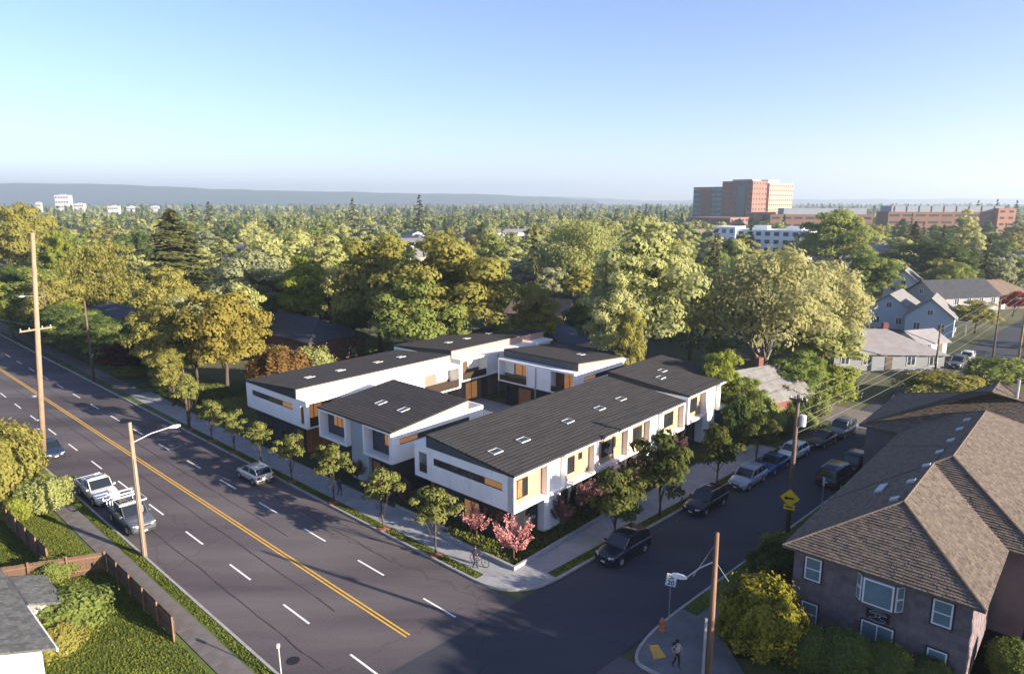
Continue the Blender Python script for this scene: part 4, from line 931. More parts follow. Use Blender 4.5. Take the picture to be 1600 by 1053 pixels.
# carved emblem plaque between the storeys: dark board with pale scrolls
pl = MB().box(.44, .52, -5.75, -4.6, 2.75, 3.4).build('plaque', mat('plaque_dark', (.012, .014, .02), .6), bh)
sc = MB(); pm = mat('plaque_scroll', (.30, .33, .38), .6)
for (cy, cz, r_, a0, a1) in ((-5.17, 3.02, .30, .3, 2.85), (-5.17, 3.02, .2, .2, 2.9), (-5.45, 3.0, .14, -2, 2.4), (-4.9, 3.0, .14, .7, 5.1), (-5.17, 2.95, .3, 3.5, 5.9), (-5.17, 3.05, .1, 0, 6.2)):
    sc.tube([(.425, cy + math.cos(a0 + (a1 - a0) * i / 9) * r_ * 1.5, cz + math.sin(a0 + (a1 - a0) * i / 9) * r_) for i in range(10)], .018, 5)
sc.build('emblem', pm, pl)
ventm = mat('vent_pale', (.40, .44, .48), .5)
for (x, y, big) in ((5.6, -4.3, 0), (9.0, -4.45, 0), (12.4, -4.6, 0), (15.6, -4.75, 0), (18.6, -4.9, 0), (22.0, -4.9, 0), (25, -4.9, 0), (8.6, -2.9, 1)):
    z = 5.52 + (-y) * PT; sx, sy = (.22, .22) if not big else (.7, .22)
    MB().obox((x, y, z + .08), (sx, 0, 0), (0, sy, -sy * PT), (0, 0, .08)).build('roof_vent', ventm, bh)
MB().tube([(33, -7.2, 8.6), (33, -7.2, 10.2)], .12, 8).build('flue', galv, bh)
# porch wing on the right
MB().box(9.2, 14, -15.2, -11.05, 0, 3.0).build('porch_wall', mat('porch_dark', (.045, .035, .038), .8), bh)
MB().box(8.9, 14.2, -15.6, -11.02, 3.0, 3.16).build('porch_roof', mat('copper_roof', (.25, .13, .075), .6, var=.35, scale=.8), bh)
oc = MB(); cy, cz = -13.2, 1.9
oc.tube([(9.16, cy + .42 * math.cos(R(22.5 + 45 * k)), cz + .42 * math.sin(R(22.5 + 45 * k))) for k in range(9)], .05, 6)
oc.box(9.14, 9.18, cy - .02, cy + .02, cz - .4, cz + .4); oc.box(9.141, 9.181, cy - .4, cy + .4, cz - .02, cz + .02)
oc.build('octagon_window', wframe, bh)
MB().box(9.05, 9.18, -11.4, -11.25, 0, 3.0).build('porch_post', wframe, bh); MB().box(8.95, 9.05, -15.5, -11.1, 2.86, 2.98).build('porch_trim', wframe, bh)

# grey roofed house bottom left; its ridge runs along the main road
hx, hy = P1(37.6, 7.3); gh = thing('grey_roofed_house', (hx, hy, 0), A1, 'white house with a speckled grey shingle roof behind the fenced lawn', 'house')
# local x along the road (away), local y to the left block; eave over the lawn at y=0
ze, zr, dp = 3.0, 4.9, 5.2
def gable(x0, x1, y0, y1, ze, zr, m, root, cover=(1, 1), row=.24, col=.32, name='roof', th=.04):
    ym = (y0 + y1) / 2; Pn = [(x0, y0, ze), (x1, y0, ze), (x1, ym, zr), (x0, ym, zr), (x1, y1, ze), (x0, y1, ze)]
    lo = [(a, b, c - .1) for a, b, c in Pn]; b = MB().add(Pn + lo, [(0, 1, 2, 3), (3, 2, 4, 5), (6, 9, 8, 7), (9, 11, 10, 8), (0, 6, 7, 1), (4, 10, 11, 5), (0, 3, 9, 6), (3, 5, 11, 9), (1, 7, 8, 2), (2, 8, 10, 4)])
    r = b.build(name, m, root)
    if cover:
        s = MB(); rn = []
        if cover[0]: shingles([Pn[0], Pn[1], Pn[2], Pn[3]], row, col, th, rng5, s, rn)
        if cover[1]: shingles([Pn[4], Pn[5], Pn[3], Pn[2]], row, col, th, rng5, s, rn)
        s.rnd = rn; tag(s.build('shingles', m, r), kind='stuff')
    return r
gable(0, 12.0, 0, 11, 3.0, 5.2, shg, gh, (1, 1))
gable(5.6, 9.9, -1.9, 1.6, 2.3, 3.0, shg, gh, (1, 1), name='wing_roof')
MB().box(.5, 11.6, .5, 10.5, 0, 3.0).build('wall', mat('white_siding', (.66, .66, .65), .7), gh)
MB().add([(.5, .5, 2.95), (.5, 10.5, 2.95), (.5, 5.5, 5.0), (.62, .5, 2.95), (.62, 10.5, 2.95), (.62, 5.5, 5.0)], [(0, 2, 1), (3, 4, 5), (0, 3, 5, 2), (1, 2, 5, 4), (0, 1, 4, 3)]).build('gable_wall', mat('white_siding', (.66, .66, .65)), gh)
MB().box(5.9, 9.5, -1.5, .49, 0, 2.35).build('wing_wall', mat('white_siding', (.66, .66, .65)), gh)
MB().box(-.06, 5.5, -.1, -.005, 2.84, 2.98).build('gutter', wframe, gh)
for k in range(6): MB().box(.47, .5, .9 + k * .75, .93 + k * .75, .2, 2.9).build('batten', wframe, gh)
MB().tube([(3.2, 2.6, 3.9), (3.2, 2.6, 4.5)], .07, 8).build('vent_pipe', galv, gh)

# ------------------------------------------------------------------ wooden fences
fb = mat('fence_board', (0.125, 0.075, 0.050), .85, var=.35, scale=1.5, stretch=(4, 4, .6))
fp = mat('fence_post', (0.17, 0.105, 0.07), .85, var=.25, scale=2)
BOARD = MB().box(-.066, .066, -.01, .01, 0.05, 1.5).mesh('board', fb)
def fence(a, b, label, bowed=False):
    a, b = np.array(a), np.array(b); L = np.linalg.norm(b - a); ang = math.atan2(*(b - a)[::-1]); t = thing('wooden_fence', (a[0], a[1], .08), ang, label, 'fence', None)
    n = int(L / .142)
    for k in range(n):
        o = link('board', BOARD, t); o.location = ((k + .5) * L / n, random.uniform(-.004, .004), random.uniform(-.02, .02)); o.rotation_euler = (0, random.uniform(-.012, .012), 0)
    for z in (.35, 1.2): MB().box(0, L, .012, .055, z, z + .09).build('rail', fp, t)
    m = max(1, round(L / 2.4))
    for k in range(m + 1): MB().box(k * L / m - .05, k * L / m + .05, .056, .15, -.1, 1.62).build('post', fp, t)
    return t
fence(P1(38.2, 13.15), P1(49.4, 13.15), 'dark shaded board fence running along the old pavement to its end post')
fence(P1(49.5, 13.1), P1(52.6, 7.2), 'sunlit brown board fence between the lawn and the grassy bank')
fence(P1(52.8, 10.6), P1(64.5, 10.2), 'black looking fence below the grassy bank behind the sunlit fence')

# ------------------------------------------------------------------ poles, lamps, wires
polew = mat('pole_wood', (0.27, 0.185, 0.125), .9, var=.4, scale=2.5, stretch=(6, 6, .4), bump=.3)
poled = mat('pole_dark', (0.11, 0.075, 0.055), .9, var=.4, scale=2.5, stretch=(6, 6, .4), bump=.3)
lampg = mat('lamp_housing', (.58, .60, .62), .4, metal=.4)
def pole(px, py, H, label, r=.16, m=None, lean=(0, 0), loc=None):
    p = loc or at(px, py); t = thing('utility_pole', (p[0], p[1], 0), 0, label, 'pole', None)
    MB().tube([(0, 0, -.2), (lean[0] * .5, lean[1] * .5, H * .5), (lean[0], lean[1], H)], [r * 1.15, r, r * .72], 10).build('shaft', m or polew, t, True); return t
def crossarm(t, z, L, ang, m=polew, x0=0.0):
    c, s = math.cos(ang), math.sin(ang); MB().obox((x0, 0, z), (c * L / 2, s * L / 2, 0), (-s * .06, c * .06, 0), (0, 0, .07)).build('crossarm', m, t)
    for k in (-.46, -.2, .2, .46): MB().lathe([(.03, 0), (.07, .05), (.05, .1), (.07, .15), (.02, .2)], (x0 + c * L * k, s * L * k, z + .07), 8).build('insulator', mat('porcelain', (.35, .36, .36), .3), t)
def lamp_arm(t, z, vec, rise=.5):
    a = Vector((0, 0, z)); b = Vector((vec[0], vec[1], z + rise)); d = (b - a).normalized(); dh = Vector((vec[0], vec[1], 0)).normalized(); sd = Vector((-dh.y, dh.x, 0))
    MB().tube([a, a.lerp(b, .5) + Vector((0, 0, .12)), b], .04, 6).build('lamp_arm', galv, t)
    h_ = MB(); c = b + dh * .3
    pts = []
    for (x, w_, z0, z1) in ((-.35, .07, -.03, .05), (-.1, .14, -.08, .09), (.2, .17, -.09, .08), (.42, .10, -.05, .04)):
        pts.append([c + dh * x + sd * w_ + Vector((0, 0, z0)), c + dh * x + sd * w_ * .7 + Vector((0, 0, z1)), c + dh * x - sd * w_ * .7 + Vector((0, 0, z1)), c + dh * x - sd * w_ + Vector((0, 0, z0))])
    vs = [q for r_ in pts for q in r_]; fs = [(i * 4 + k, i * 4 + (k + 1) % 4, i * 4 + 4 + (k + 1) % 4, i * 4 + 4 + k) for i in range(3) for k in range(4)] + [(0, 3, 2, 1), (12, 13, 14, 15)]
    h_.add(vs, fs).build('lamp_head', lampg, t)
tall = pole(68, 718, 22.2, 'very tall weathered wooden pole with one crossarm by the parked blue car', .24, lean=(1.7, .3))
crossarm(tall, 13.1, 2.9, A1 + math.pi / 2 + .25, x0=1.0)
for z in (3.2, 4.1, 6.5): MB().lathe([(.27, 0), (.27, .08)], (0, 0, z), 10).build('band', galv, tall)
lp = pole(226, 870, 10.1, 'wooden street lamp pole beside the pickup with the rack', .17)
lamp_arm(lp, 8.6, (N1[0] * 2.6, N1[1] * 2.6))
MB().box(-.1, .12, .17, .3, 3.4, 3.9).build('meter_box', galv, lp); MB().tube([(.1, -.17, .1), (.1, -.15, 7.5)], .03, 6).build('conduit', galv, lp)
pr = pole(1230, 832, 11.0, 'dark wooden pole with a transformer and yellow signs across the side street', .17, poled)
MB().lathe([(.24, 0), (.27, .08), (.27, .8), (.2, .88), (.05, .9)], (.42, -.05, 8.6), 12).build('transformer', lampg, pr); MB().obox((.2, -.03, 9.0), (.15, 0, 0), (0, .04, 0), (0, 0, .05)).build('bracket', galv, pr)
crossarm(pr, 10.6, 1.3, A2 + math.pi / 2, poled)
sgy = mat('sign_yellow', (.80, .50, .02), .5); sgk = mat('sign_black', (.015, .015, .015), .6)
fv = Vector((-.43, -.90, 0)).normalized(); sv = Vector((-fv.y, fv.x, 0)) * -1
c0 = fv * .22 + Vector((0, 0, 2.95)); e = .5
sg = MB().obox(c0, (sv * e * .707 + Vector((0, 0, e * .707))), (sv * -e * .707 + Vector((0, 0, e * .707))), fv * .012).build('warning_sign', sgy, pr)
c1 = fv * .245 + Vector((0, 0, 2.95))
ar = MB(); ar.obox(c1 + Vector((0, 0, -.03)), sv * .30, Vector((0, 0, .07)), fv * .004); ar.add([c1 + sv * .18 + Vector((0, 0, .16)), c1 + sv * .18 + Vector((0, 0, -.22)), c1 + sv * .44 + Vector((0, 0, -.03))], [(0, 1, 2)]); ar.build('arrow', sgk, sg)
c2 = fv * .22 + Vector((0, 0, 2.2)); s2 = MB().obox(c2, sv * .40, Vector((0, 0, .2)), fv * .012).build('plate_sign', sgy, pr)
ar = MB().obox(c2 + fv * .016 + Vector((0, 0, .01)), sv * .26, Vector((0, 0, .05)), fv * .004); ar.build('bar', sgk, s2)
np_ = pole(0, 0, 9.2, 'brown wooden lamp pole with a bracket arm at the near street corner', .15, mat('pole_warm', (.17, .10, .065), .85, var=.35, scale=2.5, stretch=(6, 6, .4), bump=.3), loc=(10.0, 30.8))
lh = at_depth(1064, 903, 31.6); lamp_arm(np_, 7.7, (lh.x - 10.0 + .25, lh.y - 30.8), rise=lh.z - 7.7)
MB().tube([(0, 0, 8.7), (lh.x - 10.0 + .6, lh.y - 30.8, lh.z + .1)], .012, 5).build('stay_wire', galv, np_)
MB().tube([(0, 0, 7.7), (.9, .5, 6.3)], .014, 5).build('stay_wire', galv, np_)
MB().box(-.34, -.22, -.06, .06, .5, 4.6).build('riser_guard', galv, np_)
fp1 = pole(147, 598, 11.7, 'wooden pole on the pavement beside the purple plum', .16, poled)
MB().tube([(0, 0, 3.6), (.5, -.3, 4.2)], .1, 7).build('splice_box', galv, fp1)
fp2 = pole(80, 548, 11.5, 'farther wooden lamp pole at the bend of the main road', .16, poled); lamp_arm(fp2, 9.2, (-N1[0] * 2.8, -N1[1] * 2.8))
fp3 = pole(295, 672, 7.0, 'short dark pole among the trees on the verge', .11, poled)
q1 = pole(1460, 590, 8.0, 'grey pole at the corner of the cross street', .13, poled)
q2 = pole(1549, 575, 10.5, 'dark pole with a small lamp across the side street', .14, poled); lamp_arm(q2, 9.6, (-1.2, .6), .2)
q3 = pole(1590, 572, 15.0, 'pale wooden pole at the top of the side street', .16, polew)
wirem = mat('wire', (.16, .155, .14), .6); wired = mat('wire_dark', (.05, .05, .05), .7)
def wire(a, b, sag, label, r=.015, m=None):
    a, b = Vector(a), Vector(b); pts = [a.lerp(b, i / 16) - Vector((0, 0, sag * 4 * (i / 16) * (1 - i / 16))) for i in range(17)]
    q = Vector(a); o = MB().tube([p_ - q for p_ in pts], r, 5).build('overhead_wire', m or wirem); o.location = q
    tag(o, label, 'wire', 'overhead wires'); return o
def top(t, z, off=(0, 0)): return (t.location.x + off[0], t.location.y + off[1], z)
for (za, zb_, of, sag) in ((10.95, 14.4, (-.3, .3), 1.2), (10.85, 13.6, (.3, -.3), 1.3), (9.6, 12.2, (0, 0), 1.0), (9.0, 11.2, (0, 0), .9), (8.0, 10.4, (0, 0), 1.2)):
    wire(top(pr, za, of), top(q3, zb_), sag, 'overhead wire from the transformer pole to the pale pole up the street')
wire(top(pr, 8.4), (40.0, 74, 6.4), .5, 'service wire from the transformer pole towards the cross street', .018)
wire(top(fp1, 11.2), top(fp2, 11.0), .7, 'overhead wire between the two poles at the bend')
wire(top(fp1, 9.4), top(fp2, 9.2), .7, 'lower overhead wire between the two poles at the bend')
wire(top(fp1, 10.8), top(fp3, 6.6), .6, 'overhead wire from the plum tree pole to the short dark pole')
wire(top(fp2, 11.0), (-150, 150, 11), 1.2, 'overhead wire running off beyond the bend')
wire(top(fp2, 9.2), (-150, 148, 9), 1.2, 'lower overhead wire running off beyond the bend')
wire(top(tall, 13.2, (.8, .9)), (-120, 130, 12), 1.5, 'overhead wire from the crossarm of the tall pole')

# ------------------------------------------------------------------ small street furniture
def text_part(name, body, size, loc, rot, m, parent, bold=.0):
    cu = bpy.data.curves.new(name, 'FONT'); cu.body = body; cu.size = size; cu.align_x = 'CENTER'; cu.align_y = 'CENTER'; cu.extrude = .004; cu.offset = bold
    ob = bpy.data.objects.new(name + '_tmp', cu); COL.objects.link(ob); bpy.context.view_layer.update()
    me = bpy.data.meshes.new_from_object(ob.evaluated_get(bpy.context.evaluated_depsgraph_get())); bpy.data.objects.remove(ob)
    me.materials.clear(); me.materials.append(m); o = link(name, me, parent); o.location = loc; o.rotation_euler = rot; return o
p = at(1045, 968); ss = thing('speed_limit_sign', (p.x, p.y, .1), R(-14), 'white speed limit 20 sign on a thin post at the near corner', 'sign')
MB().tube([(0, .03, 0), (0, .03, 2.9)], .03, 6).build('post', galv, ss)
bd = MB().box(-.31, .31, -.012, .012, 2.15, 2.95).build('sign_board', mat('sign_white', (.75, .78, .80), .5), ss); bd.rotation_euler = (0, R(7), 0); bd.location = (-.28, 0, .02)
bl = MB(); 
for (a, b, c, d) in ((-.29, .29, 2.165, 2.18), (-.29, .29, 2.92, 2.935), (-.29, -.275, 2.18, 2.92), (.275, .29, 2.18, 2.92)): bl.box(a, b, -.018, -.010, c, d)
bl.build('border', sgk, bd)
text_part('lettering', 'SPEED', .15, (0, -.018, 2.82), (math.pi / 2, 0, 0), sgk, bd, .004); text_part('lettering', 'LIMIT', .15, (0, -.018, 2.67), (math.pi / 2, 0, 0), sgk, bd, .004); text_part('lettering', '20', .42, (0, -.018, 2.38), (math.pi / 2, 0, 0), sgk, bd, .012)
p = at(1034, 988); hy_ = thing('fire_hydrant', (p.x, p.y, .13), .4, 'rusty orange fire hydrant on the corner pavement', 'hydrant')
hm_ = mat('hydrant_paint', (.42, .13, .06), .6, var=.2, scale=5)
MB().lathe([(.19, 0), (.19, .05), (.13, .07), (.13, .55), (.16, .57), (.16, .62), (.12, .74), (.04, .8), (.04, .86)], n=12).build('barrel', hm_, hy_, True)
for s_ in (-1, 1): MB().tube([(0, 0, .44), (s_ * .22, 0, .44)], [.07, .07], 8).build('nozzle', hm_, hy_)
MB().tube([(0, 0, .40), (0, -.22, .40)], .085, 8).build('nozzle_cap', hm_, hy_)
p = at(440, 1060); sp = thing('sensor_post', (p.x, p.y, .1), 0, 'short white post with a little box at the grass verge', 'post')
MB().tube([(0, 0, 0), (-.05, 0, 1.9)], .035, 7).build('post', lampg, sp); MB().box(-.12, .02, -.08, .06, 1.75, 1.98).build('box', lampg, sp)
p = at(1284, 790); sp = thing('sign_post', (p.x, p.y, .1), 0, 'thin grey parking sign seen edge-on beside the parked blue van', 'sign')
MB().tube([(0, 0, 0), (0, 0, 2.4)], .035, 6).build('post', galv, sp); MB().box(-.03, .03, -.16, .16, 1.7, 2.4).build('plate', lampg, sp)
# ------------------------------------------------------------------ vehicles (x forward, origin on the road below the centre)
tyre = mat('tyre', (.015, .015, .016), .85); rimm = mat('rim', (.42, .43, .45), .35, metal=.7); cglass = mat('car_glass', (.012, .016, .02), .08, spec=.8)
headl = mat('headlight', (.62, .65, .68), .15, spec=.8); taill = mat('tail_light', (.30, .015, .012), .25); blackp = mat('black_trim', (.02, .02, .022), .6); plate_m = mat('licence_plate', (.6, .6, .58), .5)
def paint(name, c): return mat('paint_' + name, c, .22, spec=.6, metal=.15)
def loft(sections, mi=0, caps=True, b=None):
    b = b or MB(); n = len(sections[0]); vs = [p for s in sections for p in s]; fs = []
    for i in range(len(sections) - 1):
        for k in range(n - 1): fs.append((i * n + k, i * n + k + 1, (i + 1) * n + k + 1, (i + 1) * n + k))
    if caps: fs.append(tuple(range(n - 1, -1, -1))); fs.append(tuple((len(sections) - 1) * n + k for k in range(n)))
    return b.add(vs, fs, mi)
TYPES = {  # length, width, shoulder z, roof z, greenhouse base x(front,rear), roof x(front,rear), hood z front, tail z
 'sedan': dict(L=4.6, W=1.8, sh=.92, rf=1.43, gb=(1.0, -1.65), gr=(.25, -.95), hood=.72, tail=.95, wr=.32, wx=(1.38, -1.33)),
 'hatch': dict(L=4.2, W=1.74, sh=.95, rf=1.48, gb=(1.05, -1.95), gr=(.3, -1.5), hood=.74, tail=1.0, wr=.31, wx=(1.3, -1.25)),
 'suv': dict(L=4.65, W=1.86, sh=1.06, rf=1.70, gb=(1.0, -2.15), gr=(.35, -1.85), hood=.92, tail=1.08, wr=.36, wx=(1.4, -1.35)),
 'wagon': dict(L=4.75, W=1.8, sh=.98, rf=1.58, gb=(1.0, -2.2), gr=(.3, -1.75), hood=.80, tail=1.02, wr=.33, wx=(1.42, -1.35)),
 'van': dict(L=4.8, W=1.92, sh=1.05, rf=1.85, gb=(1.45, -2.3), gr=(.8, -2.05), hood=.92, tail=1.1, wr=.34, wx=(1.5, -1.45)),
 'pickup': dict(L=5.5, W=1.95, sh=1.10, rf=1.80, gb=(1.05, -.75), gr=(.45, -.5), hood=.98, tail=1.12, wr=.39, wx=(1.75, -1.65))}
def car(kind, x, y, ang, pm, label, group='parked cars', rack=False, name=None, cat='car'):
    T_ = TYPES[kind]; L, W, sh, rf = T_['L'], T_['W'], T_['sh'], T_['rf']; hw = W / 2
    t = thing(name or {'pickup': 'pickup_truck', 'van': 'van'}.get(kind, 'parked_car'), (x, y, .006), ang, label, cat, group)
    f, r = L / 2, -L / 2; (gf, gb), (rf_, rb) = T_['gb'], T_['gr']; hd, tl = T_['hood'], T_['tail']
    def sec(x_, w, zb, zt, crown):
        pts = [(x_, 0, zb), (x_, w * .86, zb), (x_, w * .97, zb + .14), (x_, w, zb + (zt - zb) * .55), (x_, w * .965, zt - .05), (x_, w * .86, zt), (x_, w * .45, zt + crown), (x_, 0, zt + crown * 1.3)]
        return pts + [(a, -b_, c) for a, b_, c in pts[-2::-1]]
    S = [sec(f, hw * .70, .34, hd - .20, .0), sec(f - .06, hw * .84, .26, hd - .06, .01), sec(f - .35, hw * .95, .22, hd, .03), sec(gf + .35, hw, .22, hd + (sh - hd) * .75, .035), sec(gf, hw, .22, sh - .01, .03),
         sec(0, hw, .22, sh, .03), sec(gb + .35, hw, .22, sh + .01, .03), sec(min(gb, r + .5) if kind != 'pickup' else gb, hw * .99, .24, tl, .03), sec(r + .08, hw * .93, .30, tl - .04, .02), sec(r, hw * .84, .38, tl - .18, .0)]
    if kind == 'pickup':
        S = S[:7] + [sec(gb, hw, .3, sh, .0), sec(r + .06, hw * .98, .34, sh, .0), sec(r, hw * .96, .4, sh - .03, .0)]
    body = loft(S).build('body', pm, t, True)
    # wheel arches and sills
    wt = .86 * hw; rw = hw * (.80 if kind != 'pickup' else .82)
    A = [(gf, wt, sh), (rf_, rw, rf - .04), (rb, rw * .97, rf - .04), (gb, wt * .96, sh + .02)]
    # roof panel
    rs = [[(rf_ - .0, -rw, rf - .05), (rf_, -rw * .6, rf), (rf_, rw * .6, rf), (rf_, rw, rf - .05)], [((rf_ + rb) / 2, -rw, rf - .02), ((rf_ + rb) / 2, -rw * .6, rf + .04), ((rf_ + rb) / 2, rw * .6, rf + .04), ((rf_ + rb) / 2, rw, rf - .02)], [(rb, -rw * .97, rf - .06), (rb, -rw * .6, rf - .01), (rb, rw * .6, rf - .01), (rb, rw * .97, rf - .06)]]
    top_ = MB(); loft(rs, b=top_); lo = [[(a, b_, c - .07) for a, b_, c in s_] for s_ in rs]; loft([s_[::-1] for s_ in lo], b=top_, caps=False)
    top_.build('roof', pm, t, True)
    # glass: windscreen, rear window, side windows
    def inset(P, k=.05):
        c = sum((Vector(p) for p in P), Vector()) / len(P); return [Vector(p).lerp(c, k) for p in P]
    MB().quad(*inset([(gf - .02, -wt * .97, sh + .02), (gf - .02, wt * .97, sh + .02), (rf_, rw * .97, rf - .04), (rf_, -rw * .97, rf - .04)], .03)).build('windscreen', cglass, t)
    MB().quad(*inset([(gb, wt * .93, sh + .03), (gb, -wt * .93, sh + .03), (rb, -rw * .94, rf - .05), (rb, rw * .94, rf - .05)], .06)).build('rear_window', cglass, t)
    for s_ in (-1, 1):
        def pt(fx, top): 
            if top: xx = rf_ + (rb - rf_) * fx; return (xx, s_ * rw * (1 - .03 * fx), rf - .06)
            xx = gf + (gb - gf) * fx; return (xx, s_ * wt * (1 - .04 * fx), sh + .015)
        cuts = ((.03, .36), (.40, .70), (.74, .97)) if kind in ('suv', 'wagon', 'van') else ((.04, .44), (.49, .96)) if kind != 'pickup' else ((.06, .58), (.64, .96))
        for (a, b_) in cuts: 
            q = [pt(a, 0), pt(b_, 0), pt(b_, 1), pt(a, 1)]; MB().quad(*q[::-s_]).build('side_window', cglass, t)
        # pillars
        pl_ = MB()
        for fx in [0.0] + [(cuts[i][1] + cuts[i + 1][0]) / 2 for i in range(len(cuts) - 1)] + [1.0]:
            a, b_ = Vector(pt(fx, 0)), Vector(pt(fx, 1)); pl_.tube([a - Vector((0, 0, .02)), b_ + Vector((0, 0, .02))], .04, 5)
        pl_.build('pillar', pm, t)
        MB().obox((gf - .18, s_ * (hw + .07), sh + .10), (.06, 0, 0), (0, .09, 0), (0, 0, .065)).build('mirror', pm, t)
        MB().obox((f - .13, s_ * hw * .66, hd - .13), (.10, 0, 0), (-.06 * s_, hw * .17, 0), (0, 0, .075)).build('headlight', headl, t)
        MB().obox((r + .07, s_ * hw * .78, tl - .22), (.07, 0, 0), (0, hw * .13, 0), (0, 0, .13)).build('tail_light', taill, t)
        MB().obox((0, s_ * (hw - .02), .30), (L * .26, 0, 0), (0, .025, 0), (0, 0, .07)).build('sill', blackp, t)
        for k in (.25, -.72): MB().obox((k * (1 if kind != 'pickup' else .6), s_ * (hw + .002), sh - .17), (.09, 0, 0), (0, .012, 0), (0, 0, .018)).build('door_handle', blackp, t)
        for wx in T_['wx']:
            w_ = MB(); wr = T_['wr']; y0, y1 = s_ * (hw - .19), s_ * (hw + .015)
            w_.tube([(wx, y0, wr), (wx, y0 + (y1 - y0) * .12, wr), (wx, y0 + (y1 - y0) * .88, wr), (wx, y1, wr)], [wr * .9, wr, wr, wr * .9], 18)
            wo = w_.build('wheel', tyre, t, False)
            rm = MB(); rm.tube([(wx, y1 - s_ * .01, wr), (wx, y1 + s_ * .008, wr)], [wr * .64, wr * .6], 14)
            for k in range(5):
                a = k * 2 * math.pi / 5; c_ = Vector((wx + math.cos(a) * wr * .34, y1 + s_ * .012, wr + math.sin(a) * wr * .34)); d_ = Vector((math.cos(a), 0, math.sin(a)))
                rm.obox(c_, d_ * wr * .26, Vector((-math.sin(a), 0, math.cos(a))) * wr * .06, (0, .01, 0))
            rm.build('rim', rimm, wo)
            MB().tube([(wx, s_ * (hw - .1), wr), (wx, s_ * (hw + .006), wr)], [wr * 1.16, wr * 1.16], 18).build('wheel_arch', blackp, t)
    MB().obox((f - .03, 0, hd - .22), (.045, 0, 0), (0, hw * .42, 0), (0, 0, .07)).build('grille', blackp, t)
    MB().obox((f - .02, 0, .40), (.05, 0, 0), (0, hw * .74, 0), (0, 0, .07)).build('bumper', blackp, t)
    MB().obox((r + .03, 0, .45), (.06, 0, 0), (0, hw * .82, 0), (0, 0, .09)).build('bumper', blackp if kind != 'pickup' else rimm, t)
    MB().obox((f + .035, 0, .42), (.008, 0, 0), (0, .16, 0), (0, 0, .06)).build('licence_plate', plate_m, t)
    MB().obox((r - .01, 0, .72), (.012, 0, 0), (0, .16, 0), (0, 0, .06)).build('licence_plate', plate_m, t)
    if kind in ('suv', 'wagon', 'van'):
        for s_ in (-1, 1): MB().tube([(rf_ - .1, s_ * rw * .8, rf + .03), (0, s_ * rw * .82, rf + .08), (rb + .1, s_ * rw * .8, rf + .02)], .022, 5).build('roof_rail', blackp if kind == 'suv' else rimm, t)
    if kind == 'pickup':
        MB().box(r + .12, gb - .08, -hw * .86, hw * .86, sh + .004, sh + .02).build('bed_liner', blackp if not rack else mat('bed_load', (.14, .12, .10), .9, var=.5, scale=4), t)
        for s_ in (-1, 1): MB().box(r + .04, gb - .03, s_ * hw * .97 - .05, s_ * hw * .97 + .05, sh + .0, sh + .10).build('bed_rail', pm, t)
        MB().box(r + .02, r + .09, -hw * .9, hw * .9, sh - .35, sh + .10).build('tailgate', pm, t)
        if rack:
            rm_ = mat('rack_alu', (.62, .63, .65), .4, metal=.4)
            for xx in (r + .35, r + 1.15, gb - .25, gf - .4):
                MB().box(xx - .06, xx + .06, -hw * 1.02, hw * 1.02, 1.98, 2.08).build('rack_bar', rm_, t)
                if xx < gb:
                    for s_ in (-1, 1): MB().box(xx - .03, xx + .03, s_ * hw * .98 - .03, s_ * hw * .98 + .03, sh, 1.98).build('rack_post', rm_, t)
            for s_ in (-1, 1): MB().box(r + .3, gf - .3, s_ * hw - .025, s_ * hw + .025, 2.081, 2.13).build('rack_side', rm_, t)
            MB().box(r + .5, gb - .5, -.4, .1, sh + .02, sh + .5).build('cargo', mat('bed_load', (.14, .12, .10)), t)
        else:
            MB().box(gb - .75, gb - .12, -hw * .85, hw * .85, sh + .0, sh + .42).build('tool_box', pm, t)
            MB().obox((gb - .1, .1, rf + .1), (.45, .1, .12), (-.03, .2, 0), (0, 0, .02)).build('roof_deflector', pm, t)
    return t
navy = paint('navy', (.012, .018, .035)); black_ = paint('black', (.010, .011, .013)); silver_ = paint('silver', (.30, .33, .37)); blue_ = paint('blue', (.02, .05, .16)); whitep = paint('white', (.62, .62, .61)); cream_ = paint('pearl', (.50, .50, .46)); dblue = paint('dark_blue', (.02, .032, .065)); slatep = paint('slate', (.09, .10, .12))
A2b = A2 + math.pi; A1b = A1 + math.pi
def on2(d, n): return P2(d, n)
